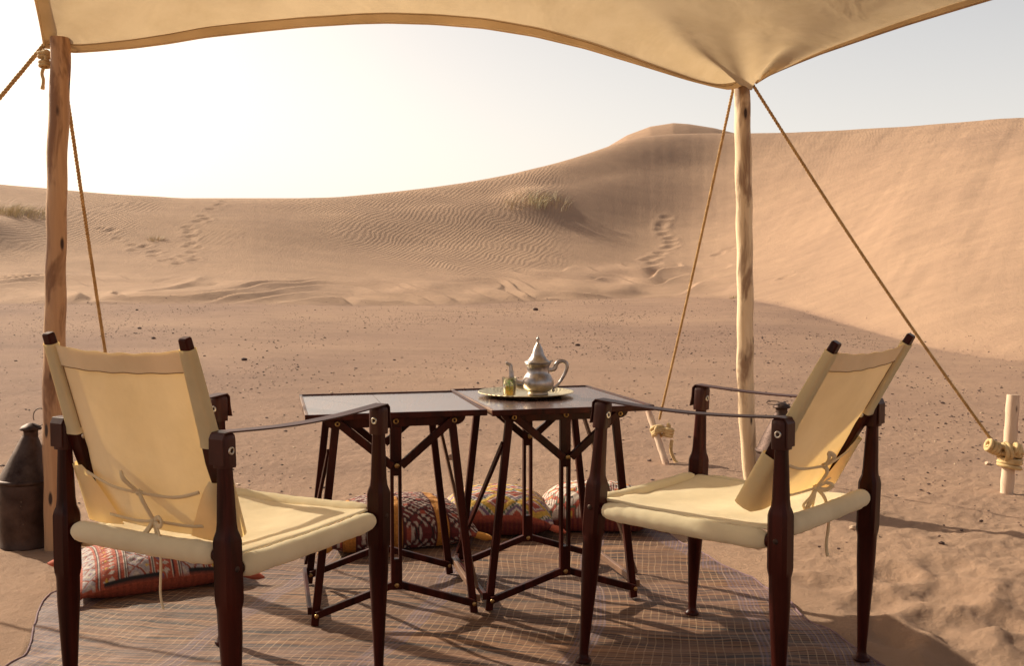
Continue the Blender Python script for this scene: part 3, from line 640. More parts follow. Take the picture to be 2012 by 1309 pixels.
# ------------------------------------------------------------------ safari chairs
def sq_ring(c, ax, ay, r, n, k=16):         # superellipse ring of half size r, exponent n
    out = []
    for j in range(k):
        t = 2 * math.pi * (j + .5) / k; cx_, sx_ = math.cos(t), math.sin(t)
        e = (abs(cx_) ** n + abs(sx_) ** n) ** (-1 / n)
        out.append(c + ax * cx_ * e * r + ay * sx_ * e * r)
    return out
def chair(label, tops, feet, st_top, st_bot, lbl_arm):
    T_ = {k: np.array([*v, .64]) for k, v in tops.items()}; F_ = {k: np.array([*v, .012]) for k, v in feet.items()}
    x = unit((T_['BR'] - T_['BL']) + (T_['FR'] - T_['FL'])); y = unit((T_['BL'] - T_['FL']) + (T_['BR'] - T_['FR'])); zz = np.array([0, 0, 1.])
    ctr = sum(F_.values()) / 4; root = empty('safari_chair', (ctr[0], ctr[1], .012), label, 'chair', 'safari chairs on the mat')
    at = lambda k, z: T_[k] + (F_[k] - T_[k]) * ((.64 - z) / .628)
    prof = [(.638, .0115, 4), (.60, .0122, 3.5), (.577, .0130, 3), (.53, .0152, 2.6), (.478, .0172, 2.5), (.462, .0182, 3), (.452, .0205, 6), (.443, .0222, 9), (.334, .0222, 9), (.326, .0216, 6), (.314, .0218, 2.4),
            (.26, .0214, 2.2), (.18, .0178, 2), (.10, .0138, 2), (.045, .0112, 2), (.030, .0110, 2), (.022, .0135, 2), (.017, .0185, 2), (.0125, .0198, 2), (.010, .0190, 2)]
    for k in ('BL', 'BR', 'FL', 'FR'):
        leg = G().loft([sq_ring(at(k, z), x, y, r, n) for z, r, n in prof]).build('leg', MW, root); leg.data.set_sharp_from_angle(angle=math.radians(28))
        sx = -1 if k[1] == 'L' else 1; sy = 1 if k[0] == 'B' else -1
        for zb, nrm in ((.392, x * sx), ):
            G().disc(at(k, zb) + nrm * .0212, nrm, .0062, .0022).build('bolt_head', MTIN, leg)
        # leather cap folded over the leg top
        cp = G().loft([sq_ring(at(k, z), x, y, r, 8) for z, r in ((.581, .0172), (.583, .0176), (.634, .0176), (.641, .0166), (.6445, .0135))]).build('leather_cap', MLEA, root)
        nrm = x * sx if sy > 0 else y
        G().disc(at(k, .613) + nrm * .0172, nrm, .0080, .0022, 24, .0038).build('eyelet', MSTEEL, cp)
        G().disc(at(k, .613) + nrm * .0168, nrm, .0036, .0016).build('bolt_head', MTIN, cp)
        if sy > 0:
            for i in (-1, 1):
                for j in (0, 1): G().disc(at(k, .590 + j * .013) + y * .0174 + x * i * .0062 , y, .0019, .0016, 10).build('rivet', MSTEEL, cp)
    # leather arm straps, back leg to front leg, folded down the front
    for sd in ('L', 'R'):
        b, f = at('B' + sd, .6475), at('F' + sd, .6475); P = []; n = 14
        P.append(b + y * .0195 - zz * .060); P.append(b + y * .0195 - zz * .012); P.append(b + y * .014 - zz * .001)
        for i in range(n + 1):
            t = i / n; q = b + (f - b) * t; q = q - zz * .010 * math.sin(math.pi * t); P.append(q)
        P += [f - y * .012 + zz * .001, f - y * .0195 - zz * .006, f - y * .0215 - zz * .030, f - y * .027 - zz * .056]
        thick = .0032; rows = []
        for i, q in enumerate(P):
            tg = unit(P[min(i + 1, len(P) - 1)] - P[max(i - 1, 0)]); nn = unit(np.cross(tg, x)); nn = nn if nn @ (zz + y * (1 if i < 3 else -1) * .9) > 0 else -nn
            w_ = .0175
            rows.append([q - x * w_ - nn * thick / 2, q + x * w_ - nn * thick / 2, q + x * w_ + nn * thick / 2, q - x * w_ + nn * thick / 2])
        G().loft(rows, True, False).build('arm_strap', MLEA, root, bevel=.0008)
    # rails with canvas sleeves
    def sleeve(a, b, z, r, seams=(), inset=.030):
        p0 = at(a, z); p1 = at(b, z); d = unit(p1 - p0); L_ = np.linalg.norm(p1 - p0)
        G().tube([p0, p0 + d * L_], .0135, 10).build('rail', MW, root)
        n = 40; path = []; rad = []
        for i in range(n + 1):
            s_ = inset + (L_ - 2 * inset) * i / n; e = min(i, n - i) / n
            k_ = 1 + .03 * math.sin(i * 1.7 + z * 90) * .5 + .02 * math.sin(i * .6)
            for sm in seams:
                if abs(i / n - sm) < .03: k_ += .045
            path.append(p0 + d * s_ - zz * .003 * math.sin(math.pi * i / n)); rad.append(r * k_ * (min(1, .72 + .28 * math.sqrt(min(1, e / .05))) if e < .05 else 1))
        return G().tube(path, rad, 18, True).build('canvas_sleeve', MCAN, root)
    zs, zf, zbk = .386, .394, .414
    sleeve('BL', 'FL', zs, .0215, (.12, .88)); sleeve('BR', 'FR', zs, .0215, (.12, .88)); sleeve('FL', 'FR', zf, .0215, (.1, .9)); sleeve('BL', 'BR', zbk, .0215, (.14, .2, .86))
    n = 34; Pg = np.zeros((n, n, 3))
    for i in range(n):
        for j in range(n):
            u = i / (n - 1); v = j / (n - 1)
            q = (at('BL', .39) * (1 - u) + at('BR', .39) * u) * (1 - v) + (at('FL', .39) * (1 - u) + at('FR', .39) * u) * v
            q = q + (x * (.5 - u) * .030) 
            edge = min(u, 1 - u); sagx = 1 - (2 * u - 1) ** 4
            z_ = .4085 - .013 * (1 - (2 * u - 1) ** 2) - .005 * math.sin(math.pi * v) - .003 * math.exp(-edge / .02)
            z_ += (.0030 * math.sin(7 * u + 5 * v + 2) * math.sin(9 * v - 4 * u) + .0022 * float(fbm(np.array(u * 6.0 + v * 2 + ctr[0]), np.array(v * 4.0 - u * 3), 3, 6)) * 2) * sagx
            q[2] = z_; Pg[i, j] = q
    so = G().grid(Pg[:, 1:-1]).build('seat_canvas', MCAN, root); sm_ = so.modifiers.new('thick', 'SOLIDIFY'); sm_.thickness = .0022; sm_.offset = -1
    for i_ in (1, -2): G().tube([p + zz * .0004 for p in Pg[i_, 1:-1]], .0009, 5).build('stitching', MTHR, root)
    # backrest frame: stile line in the (y, z) plane, pivoting on the back legs
    ty, tz = st_top; by, bz = st_bot
    sdir = unit(y * (ty - by) + zz * (tz - bz)); nb = unit(np.cross(sdir, x)); nb = nb if nb @ y > 0 else -nb      # nb points backward
    Ls = math.hypot(ty - by, tz - bz); PL = at('BL', .615) + x * .034; PR = at('BR', .615) - x * .034
    PL = PL + y * (by) ; PR = PR + y * (by); PL[2] = PR[2] = bz
    hw = np.linalg.norm(PR - PL) / 2; C0 = (PL + PR) / 2; xs = unit(PR - PL)
    def B(u, s_, n_=0.0): return C0 + xs * u * hw + sdir * s_ + nb * n_
    top = Ls; ct = Ls - .022; piv = (.615 - bz) / max(sdir[2], .1); cut0 = piv + .004; cut1 = piv - .062
    for u in (-1, 1):
        G().loft([[B(u, s_, 0) + x * a * w_ + nb * b_ * w_ * .8 for a, b_ in ((-1, -1), (1, -1), (1, 1), (-1, 1))] for s_, w_ in ((-.01, .006), (.06, .012), (piv - .03, .0165), (piv + .02, .0150), (ct - .02, .0115), (top - .003, .0105), (top, .0085))], True, False).build('back_stile', MW, root, bevel=.003)
        G().disc(B(u, piv - .004) - x * u * .0165 + nb * 0, -x * u, .0065, .002, 16).build('bolt_head', MSTEEL, root)
        R = []
        for i in range(15):
            t = i / 14; s_ = cut0 + (ct - cut0) * t; rx = .0188 - .003 * t; rn = .0140 - .003 * t; c_ = B(u, s_)
            fl = 1.12 if i == 0 else 1
            R.append([c_ + xs * rx * fl * math.copysign(abs(math.cos(a)) ** .5, math.cos(a)) + nb * rn * fl * math.copysign(abs(math.sin(a)) ** .5, math.sin(a)) for a in np.linspace(0, 2 * math.pi, 21)[:-1]])
        G().loft(R, False, True).build('upper_sleeve', MSLV, root)
        G().tube([B(u * .895, cut0 + .012 + (ct - cut0 - .03) * t, -.001 + (1 - .895 ** 2) * (.017 - .007 * (cut0 + (ct - cut0) * t) / ct) + .0015) for t in np.linspace(0, 1, 14)], .0010, 5).build('stitching', MTHR, root)
        # lower flap wrapped round the stile foot, open towards the middle at the back
        Pf = []
        for i in range(9):
            t = i / 8; s_ = cut1 * (1 - t) - .008 * t; rw = .030 + .085 * t ** .8
            row = []
            for j in range(14):
                a = j / 13
                if a < .35: q = B(u, s_) + xs * (-u) * (.020 * (1 - a / .35)) - nb * .017 + xs * u * (.021 * a / .35)
                elif a < .5: k_ = (a - .35) / .15; q = B(u, s_) + xs * u * .021 + nb * (-.017 + .036 * k_)
                else: k_ = (a - .5) / .5; q = B(u, s_) + xs * u * (.021 - rw * k_) + nb * (.019 + .006 * math.sin(math.pi * k_) + .004 * t)
                row.append(q)
            Pf.append(row)
        G().grid(Pf).build('lower_flap', MSLV, root)
    # main panel, hung between the stiles in front of them, bowing back
    nU, nS = 36, 44; Pp = np.zeros((nU, nS, 3))
    for i in range(nU):
        for j in range(nS):
            u = -1 + 2 * i / (nU - 1); t = j / (nS - 1); wc = 1 - .03 * 0; s_ = -.012 + (ct + .012) * t
            low = 1 - sstep(cut1 - .02, cut0 + .02, np.array(s_)); edge_n = -.001
            bow = (1 - u * u); n_ = edge_n + bow * (.017 - .007 * t) + .0025 * math.sin(3 * u + 11 * t) * bow
            inx = 1.0 - .085 * float(np.exp(-((s_ - (cut0 + cut1) / 2) / .035) ** 2)) 
            s2 = s_ - .012 * bow * t ** 6 + .0015 * math.sin(17 * u) * bow * t ** 4
            Pp[i, j] = B(u * inx, s2, n_)
    G().grid(Pp).build('back_canvas', MCAN, root)
    Ph = Pp[1:-1, nS - 6:] + nb * .0022
    G().grid(Ph).build('top_hem', MCAN, root)
    G().tube([p + nb * .0006 for p in Ph[:, 0]], .0010, 5).build('stitching', MTHR, root)
    # tapes and bows tying the flaps
    def tape(pts, r=.0021, flat=1.8): 
        pts = [np.array(p) for p in pts]; out = []
        for i in range(len(pts) - 1):
            p0 = pts[max(i - 1, 0)]; p1 = pts[i]; p2 = pts[i + 1]; p3 = pts[min(i + 2, len(pts) - 1)]
            for k in range(6):
                t = k / 6; out.append(.5 * ((2 * p1) + (-p0 + p2) * t + (2 * p0 - 5 * p1 + 4 * p2 - p3) * t * t + (-p0 + 3 * p1 - 3 * p2 + p3) * t ** 3))
        out.append(pts[-1]); G().tube(out, r, 8, True, flat, nb).build('tie_tape', MCORD, root)
    N0 = .031
    s1 = cut1 - .018; s2 = .018
    k1 = B(.02, s1 - .014, N0 + .012); k2 = B(.14, s2 + .010, N0 + .014)
    tape([B(-.86, s1 + .006, .024), B(-.45, s1 - .016, N0), k1]); tape([k1, B(.45, s1 - .022, N0), B(.80, s1 - .006, .026)])
    tape([B(-.66, s2 - .004, .026), B(-.2, s2 - .004, N0 + .002), k2]); tape([k2, B(.5, s2, N0), B(.74, s2 + .002, .026)])
    tape([k1, B(-.10, s1 + .016, N0 + .02), B(-.14, s1 + .030, N0 + .016), B(-.05, s1 + .022, N0 + .026), k1], .0030)
    tape([k1, B(.10, s1 - .030, N0 + .02), k2], .0032)
    tape([k2, B(.27, s2 + .024, N0 + .02), B(.36, s2 + .020, N0 + .03), B(.28, s2 + .008, N0 + .026), k2], .0030)
    tape([k2, B(.04, s2 - .010, N0 + .02), B(-.06, s2 - .026, N0 + .022), B(-.02, s2 - .030, N0 + .03), k2], .0030)
    tape([k2, B(.17, s2 - .020, N0 + .02) - zz * .01, B(.14, s2 - .03, N0 + .024) - zz * .022], .0026)
    tape([k2, B(.30, s2 - .012, N0 + .035) - zz * .0, B(.36, s2 - .03, N0 + .050) - zz * .03, B(.34, s2 - .04, N0 + .052) - zz * .075, B(.38, s2 - .04, N0 + .052) - zz * .105], .0024)
    G().add(*((lambda c_: ([c_ + np.array(p) * .008 for p in ico_v], ico_f))(k1)), True).build('knot', MCORD, root)
    G().add(*((lambda c_: ([c_ + np.array(p) * .009 for p in ico_v], ico_f))(k2)), True).build('knot', MCORD, root)
    return root
chair('cream canvas safari chair on the left, its upright backrest turned to the viewer',
      dict(BL=(-.930, 2.05), BR=(-.538, 1.84), FR=(-.304, 2.25), FL=(-.730, 2.46)), dict(BL=(-.922, 2.034), BR=(-.520, 1.820), FR=(-.310, 2.266), FL=(-.736, 2.48)), (.060, .826), (-.058, .442), '')
chair('cream canvas safari chair on the right, reclined backrest, in front of the pale tent pole',
      dict(BL=(.559, 2.043), BR=(.871, 2.379), FR=(.516, 2.684), FL=(.217, 2.349)), dict(BL=(.555, 2.026), BR=(.849, 2.369), FR=(.497, 2.701), FL=(.172, 2.358)), (.100, .806), (-.098, .452), '')

# ------------------------------------------------------------------ folding campaign tables
def table(label, c, W, D, ang, seam_at, group='folding tables pushed side by side'):
    ux = np.array([math.cos(ang), math.sin(ang), 0.]); uy = np.array([-math.sin(ang), math.cos(ang), 0.]); z = np.array([0, 0, 1.])
    C = np.array([c[0], c[1], 0.]); Pt = lambda a, b, h: C + ux * a + uy * b + z * h
    root = empty('folding_table', (c[0], c[1], .012), label, 'table', group); T = .585
    # top: two boards in a raised rim
    xs_ = [-W / 2 + .009, -W / 2 + W * seam_at, W / 2 - .009]
    for i in (0, 1):
        g = G(); a, b = xs_[i] + .0006, xs_[i + 1] - .0006
        g.loft([[Pt(a, -D / 2 + .009, h), Pt(b, -D / 2 + .009, h), Pt(b, D / 2 - .009, h), Pt(a, D / 2 - .009, h)] for h in (T - .014, T - .003)], True, False); g.build('board', MWX, root, bevel=.0012)
    for a0_, b0_, a1_, b1_ in ((-W / 2, -D / 2, W / 2, -D / 2), (-W / 2, D / 2, W / 2, D / 2)):
        G().bar(Pt(a0_, b0_ + (.0045 if b0_ < 0 else -.0045), T - .007), Pt(a1_, b1_ + (.0045 if b0_ < 0 else -.0045), T - .007), .009, .016, uy).build('rim', MW, root, bevel=.002)
    for s_ in (-1, 1):
        G().bar(Pt(s_ * (W / 2 - .0045), -D / 2 + .0092, T - .007), Pt(s_ * (W / 2 - .0045), D / 2 - .0092, T - .007), .009, .0158, ux).build('rim', MWL if s_ * 1 < 0 else MW, root, bevel=.002)
    for sy in (-1, 1):
        yb = sy * .190; zb = .5565
        # apron with rounded lower ends
        g = G(); A0 = W / 2 - .045 if W < .47 else W / 2 - .05; pts = [(-A0 + .0, T - .0155), (A0, T - .0155)]
        for k in range(7): t = k / 6 * math.pi / 2; pts.append((A0 - .026 + .026 * math.cos(t), T - .019 - .024 * math.sin(t)))
        for k in range(7): t = math.pi / 2 - k / 6 * math.pi / 2; pts.append((-A0 + .026 - .026 * math.cos(t), T - .019 - .024 * math.sin(t)))
        g.loft([[Pt(a, yb + o, h) for a, h in pts] for o in (-.009, .009)], True, False); g.build('apron', MW, root, bevel=.0015)
        off = yb - .020       # members sit just in front of / behind each other
        for sx in (-1, 1):
            top = Pt(sx * .155, yb + .0195, zb + .008); foot = Pt(sx * .217, yb + .0195, .012)
            leg = G().bar(top, foot, .021, .017, ux).build('leg', MW, root, bevel=.002)
            G().bar(Pt(sx * .155, yb - .0185 , zb + .004), Pt(sx * .012, yb - .0185 , .438), .021, .016, z).build('brace', MW, root, bevel=.002)
            ft = Pt(sx * .2125, yb - .000, .044)
            G().bar(ft, Pt(sx * .008, yb - .000, .112), .019, .015, z).build('strut', MW, root, bevel=.002)
            for (q, h) in ((Pt(sx * .155, yb - .0270, zb), 0), (Pt(sx * .2125, yb - .0080, .044), 1)):
                if sy > 0 and h == 0: continue
                G().disc(q, -uy, .0072 if h == 0 else .0060, .003, 18, 0.0034 if h == 0 else 0).build('bolt_head', MBRASS, root)
        # centre post, slotted
        for s2 in (-1, 1): G().bar(Pt(s2 * .0107, yb + .0005 * s2, .410), Pt(s2 * .0107, yb, .182), .0085, .0176, ux).build('slot_bar', MW, root, bevel=.001)
        G().bar(Pt(0, yb, .5415), Pt(0, yb, .409), .0300, .018, ux).build('post', MW, root, bevel=.002)
        G().bar(Pt(0, yb, .1835), Pt(0, yb, .100), .0300, .0180, ux).build('post', MW, root, bevel=.002)
        G().disc(Pt(0, yb - .0270, .440), -uy, .0070, .003, 18).build('bolt_head', MBRASS, root)
        G().disc(Pt(0, yb - .0095, .112), -uy, .0066, .003, 18).build('bolt_head', MBRASS, root)
        if sy < 0: G().disc(Pt(0, yb - .0100, zb), -uy, .0080, .003, 18, .0036).build('bolt_head', MBRASS, root)
    # end stays
    for sx in (-1, 1):
        G().bar(Pt(sx * .229, -.176, .052), Pt(sx * .229, .214, .052), .011, .020, ux).build('end_rail', MWL if sx > 0 else MW, root, bevel=.0015)
        if sx < 0: a, b = Pt(-.176, -.172, .478), Pt(-.2265, .196, .080)
        else: a, b = Pt(.170, .170, .530), Pt(.2265, -.165, .080)
        G().bar(a, b, .009, .015, ux).build('end_stay', MWL if sx > 0 else MW, root, bevel=.001)
    return root
table('left folding table with bare pale shining top and a seam across it', (-.357, 2.824), .478, .492, math.radians(13.8), .46)
table('right folding table with the brass tray and teapot on it', (.099, 2.953), .463, .556, math.radians(15.2), .52)

# ------------------------------------------------------------------ tray, teapot, glass
TT_ = .5825
tc = onz(1033, 777.5, TT_)
def mat_tray():
    m = M('engraved_brass'); m.b.inputs['Metallic'].default_value = 1.0; p = m.pos(True)
    sep = m.n('SeparateXYZ'); m.l(p, sep.inputs[0]); r = m.math('SQRT', m.math('ADD', m.math('MULTIPLY', sep.outputs[0], sep.outputs[0]), m.math('MULTIPLY', sep.outputs[1], sep.outputs[1])))
    th_ = m.math('ARCTAN2', sep.outputs[1], sep.outputs[0]); w_ = m.math('SINE', m.math('MULTIPLY', th_, 48)); r2 = m.math('SINE', m.math('MULTIPLY', r, 420))
    e = m.math('MULTIPLY', m.math('MULTIPLY', w_, r2), m.math('GREATER_THAN', r, .095)); n = m.noise(p, 80, 4)
    m.l(m.ramp(n, [(0.3, (0.46, 0.36, 0.19)), (0.7, (0.74, 0.64, 0.42))]), m.b.inputs['Base Color']); m.b.inputs['Roughness'].default_value = .38
    m.l(m.bump(m.math('ADD', e, n), .5, .002), m.b.inputs['Normal']); return m.m
G().lathe([(.001, .0), (.105, .0), (.118, .004), (.135, .0085), (.1440, .0115), (.1455, .0125), (.1450, .0135), (.1415, .0125), (.130, .0095), (.115, .0055), (.104, .0025), (.001, .0025)], (tc[0], tc[1], TT_ + .0), 72).build('tray', mat_tray(), None, label='round engraved brass tray on the right table', cat='tray')
o = bpy.data.objects['tray']; me = o.data
co = np.empty(len(me.vertices) * 3); me.vertices.foreach_get('co', co); co = co.reshape(-1, 3) - np.array([tc[0], tc[1], TT_]); me.vertices.foreach_set('co', co.ravel()); me.update(); o.location = (tc[0], tc[1], TT_)
ZT = TT_ + .0027
pc = onz(1057, 776, ZT); pr = empty('teapot', (pc[0], pc[1], ZT), 'dented pewter teapot with tall pointed lid on the brass tray', 'teapot')
k = .94
G().lathe([(r * k, z_ * k) for r, z_ in [(.001, .004), (.030, .0), (.033, .001), (.034, .005), (.0315, .009), (.040, .014), (.0485, .024), (.0520, .036), (.0505, .048), (.0440, .060), (.0375, .070), (.0350, .078), (.0355, .088), (.0385, .096), (.0425, .1010), (.0435, .1020), (.0420, .1035), (.0350, .1035), (.001, .1030)]], (pc[0], pc[1], ZT), 44).build('body', MPEW, pr)
lid = G().lathe([(r * k, z_ * k) for r, z_ in [(.036, .1030), (.0425, .1045), (.0440, .1060), (.0435, .1072), (.0370, .1100), (.0300, .1150), (.0235, .1250), (.0195, .1350), (.0165, .1450), (.0120, .1550), (.0070, .1640), (.0035, .1700), (.001, .172)]], (pc[0], pc[1], ZT), 40).build('lid', MPEW, pr)
G().lathe([(r * k, z_ * k) for r, z_ in [(.0030, .168), (.0048, .171), (.0030, .174), (.0052, .178), (.0056, .181), (.0040, .1845), (.0016, .187), (.0025, .189), (.001, .1905)]], (pc[0], pc[1], ZT), 20).build('finial', MPEW, lid)
def arc(pts, n=8):
    pts = [np.array(p, float) for p in pts]; out = []
    for i in range(len(pts) - 1):
        p0 = pts[max(i - 1, 0)]; p1 = pts[i]; p2 = pts[i + 1]; p3 = pts[min(i + 2, len(pts) - 1)]
        for q in range(n):
            t = q / n; out.append(.5 * ((2 * p1) + (-p0 + p2) * t + (2 * p0 - 5 * p1 + 4 * p2 - p3) * t * t + (-p0 + 3 * p1 - 3 * p2 + p3) * t ** 3))
    out.append(pts[-1]); return out
K = lambda dx, dz, dy=0: (pc[0] + dx, pc[1] + dy, ZT + dz)
sp = arc([K(-.040, .030, .004), K(-.062, .032, .006), K(-.078, .048, .008), (pc[0] - .0815, pc[1] + .009, ZT + .072), K(-.084, .088, .009), K(-.094, .0945, .009), K(-.098, .0950, .009)])
G().tube(sp, list(np.interp(np.linspace(0, 1, len(sp)), [0, .2, .5, .8, 1], [.015, .0115, .0070, .0056, .0046])), 14).build('spout', MPEW, pr)
hd = arc([K(.034, .076), K(.046, .077), K(.052, .082), K(.056, .094), K(.066, .1020), K(.082, .1000), K(.0885, .086), K(.082, .066), K(.070, .044), K(.056, .026), K(.044, .020)])
G().tube(hd, list(np.interp(np.linspace(0, 1, len(hd)), [0, .3, .6, 1], [.0065, .0066, .0056, .0034])), 10, True, .75).build('handle', MPEW, pr)
G().add([np.array(K(.047, .014)) + v_ * .006 for v_ in ico_v], ico_f, True).build('handle_knob', MPEW, pr)
G().add([np.array(K(.0385, .1015)) + v_ * .0045 for v_ in ico_v], ico_f, True).build('hinge', MPEW, pr)
# glass of mint tea
gc = onz(1001, 780.5, ZT); gr = empty('tea_glass', (gc[0], gc[1], ZT), 'small tea glass of amber tea standing in front of the teapot spout', 'glass')
mg = M('clear_glass'); _lw = mg.n('LayerWeight'); _lw.inputs[0].default_value = .35; _g = mg.n('BsdfGlossy'); _g.inputs['Roughness'].default_value = .04; _t = mg.n('BsdfTransparent'); _t.inputs[0].default_value = (.93, .93, .90, 1)
_x = mg.n('MixShader'); mg.l(mg.math('MULTIPLY_ADD', _lw.outputs['Fresnel'], .75, .03), _x.inputs[0]); mg.l(_t.outputs[0], _x.inputs[1]); mg.l(_g.outputs[0], _x.inputs[2]); mg.l(_x.outputs[0], mg.o.inputs[0])
mt = M('amber_tea'); _g = mt.n('BsdfTranslucent'); _g.inputs[0].default_value = (.75, .36, .05, 1); _t = mt.n('BsdfTransparent'); _t.inputs[0].default_value = (.97, .80, .36, 1)
_x = mt.n('MixShader'); _x.inputs[0].default_value = .15; mt.l(_t.outputs[0], _x.inputs[1]); mt.l(_g.outputs[0], _x.inputs[2]); mt.l(_x.outputs[0], mt.o.inputs[0])
G().lathe([(.001, .0), (.0165, .0), (.0185, .002), (.0190, .012), (.0200, .034), (.0222, .0585), (.0222, .0592), (.0212, .0590), (.0190, .034), (.0178, .012), (.0165, .0045), (.001, .004)], (gc[0], gc[1], ZT), 32).build('glass', mg.m, gr)
G().lathe([(.001, .0050), (.0160, .0052), (.0172, .012), (.0181, .028), (.0182, .031), (.001, .031)], (gc[0], gc[1], ZT), 28).build('tea', mt.m, gr)
mleaf = M('mint_leaf'); mleaf.b.inputs['Roughness'].default_value = .5
mleaf.l(mleaf.ramp(mleaf.noise(mleaf.pos(True), 60, 3), [(0.3, (0.07, 0.26, 0.02)), (0.7, (0.24, 0.58, 0.06))]), mleaf.b.inputs['Base Color'])
mr = empty('mint_sprig', (gc[0], gc[1], ZT + .03), 'sprig of green mint standing in the tea glass', 'mint sprig')
for i in range(22):
    a = i * 2.4; hgt = .018 + .034 * (i / 21); r_0 = .0045; L_ = .0125; d = np.array([math.cos(a), math.sin(a), .45]); d = unit(d); s_ = unit(np.cross(d, [0, 0, 1])); o_ = np.array([gc[0], gc[1], ZT + hgt]) + np.array([math.cos(a), math.sin(a), 0]) * r_0
    rows = [[o_ + d * L_ * t + s_ * w_ * .0078 * e + np.array([0, 0, (.0015 if abs(e) > .5 else 0) - .004 * t * t]) for e in (-1, 0, 1)] for t, w_ in ((0, .1), (.25, .8), (.5, 1), (.75, .7), (1, .05))]
    G().grid(rows).build('leaf', mleaf.m, mr)
G().tube([(gc[0] + .002, gc[1], ZT + .010), (gc[0], gc[1] + .001, ZT + .030), (gc[0] - .001, gc[1], ZT + .050)], .0012, 6).build('stem', mleaf.m, mr)

# ------------------------------------------------------------------ tin lanterns
def mat_perf(name, scale, region):
    m = M(name); m.b.inputs['Metallic'].default_value = .8; m.b.inputs['Roughness'].default_value = .58; p = m.pos(True)
    m.l(m.ramp(m.noise(p, 14, 4), [(0.3, (.034, .018, .014)), (0.7, (.095, .058, .046))]), m.b.inputs['Base Color'])
    m.l(m.bump(m.noise(p, 20, 4), .5, .004), m.b.inputs['Normal'])
    sep = m.n('SeparateXYZ'); m.l(p, sep.inputs[0]); th_ = m.math('ARCTAN2', sep.outputs[1], sep.outputs[0])
    cb = m.n('CombineXYZ'); m.l(m.math('MULTIPLY', th_, .088), cb.inputs[0]); m.l(sep.outputs[2], cb.inputs[1])
    v = m.n('TexVoronoi'); v.inputs['Scale'].default_value = scale; v.inputs['Randomness'].default_value = .75; m.l(cb.outputs[0], v.inputs['Vector'])
    hole = m.math('LESS_THAN', v.outputs['Distance'], .24)
    if region:
        z_ok = m.math('MULTIPLY', m.math('GREATER_THAN', sep.outputs[2], .055), m.math('LESS_THAN', sep.outputs[2], .175))
        pan = m.math('LESS_THAN', m.math('ABSOLUTE', m.math('SUBTRACT', m.math('FRACT', m.math('MULTIPLY_ADD', m.math('ABSOLUTE', th_), .955, region)), .5)), .14)
        hole = m.math('MULTIPLY', hole, m.math('MULTIPLY', z_ok, pan))
    tr = m.n('BsdfTransparent'); mx = m.n('MixShader'); m.l(hole, mx.inputs[0]); m.l(m.b.outputs[0], mx.inputs[1]); m.l(tr.outputs[0], mx.inputs[2]); m.l(mx.outputs[0], m.o.inputs[0]); return m.m
MPERB = mat_perf('pierced_tin_body', 190, .297); MPERC = mat_perf('pierced_tin_cone', 165, 0)
def lantern(label, c, cone_mat, lean=0.0, ring=True, ringflat=False):
    r0 = empty('tin_lantern', (c[0], c[1], .0), label, 'lantern', 'tin lanterns standing on the sand')
    G().lathe([(.088, .0), (.0905, .004), (.0900, .012), (.0865, .018), (.0880, .05), (.0890, .16), (.0870, .225), (.0850, .236)], (c[0], c[1], 0), 48, False).build('body', MPERB, r0)
    G().lathe([(.0840, .002), (.001, .003)], (c[0], c[1], 0), 48, False).build('base_plate', MTIN, r0)
    G().lathe([(.0870, .226), (.0915, .230), (.0935, .236), (.0905, .242), (.0860, .244)], (c[0], c[1], 0), 48, False).build('seam_band', MTIN, r0)
    cone = G(); R = []
    for r, z_ in [(.0880, .239), (.0840, .250), (.066, .295), (.045, .345), (.030, .380), (.024, .393)]:
        q = (z_ - .239) / .15; R.append([(c[0] + lean * q * .3 + r * (1 + .015 * math.sin(3 * j * .13 + z_ * 40)) * math.cos(2 * math.pi * j / 48), c[1] + r * math.sin(2 * math.pi * j / 48), z_) for j in range(48)])
    cone.loft(R, False, True); cone.build('cone_roof', cone_mat, r0)
    cx_ = c[0] + lean * .3
    G().lathe([(.0235, .380), (.0245, .390), (.0240, .404), (.0250, .410), (.0360, .412), (.0370, .416), (.0300, .424), (.0120, .434), (.001, .436)], (cx_ + .004, c[1], 0), 9, True).build('chimney_cap', MTIN, r0)
    if ring:
        rp = [(cx_ + .030 + .026 * math.cos(t) + .004, c[1] + .012 * math.sin(t * .5), .430 + .026 + .030 * math.sin(t)) for t in np.linspace(-2.4, 3.6, 36)]
        if ringflat: rp = [(cx_ - .028 + .030 * math.cos(t), c[1] + .020 * math.sin(t), .432 + .005 * math.sin(t)) for t in np.linspace(0, 6.2, 36)]
        G().tube(rp, .0017, 6).build('wire_ring', MTIN, r0)
lc = onz(40, 1081); lantern('blackened tin lantern with conical roof at the left edge beside the brown pole', (lc[0], lc[1] + .05), MTIN, .06)
rc = onz(1531, 1000); lantern('pierced tin lantern standing behind the right chair beside the pale pole', (rc[0], rc[1] + .03), MPERC, .03, True, True)

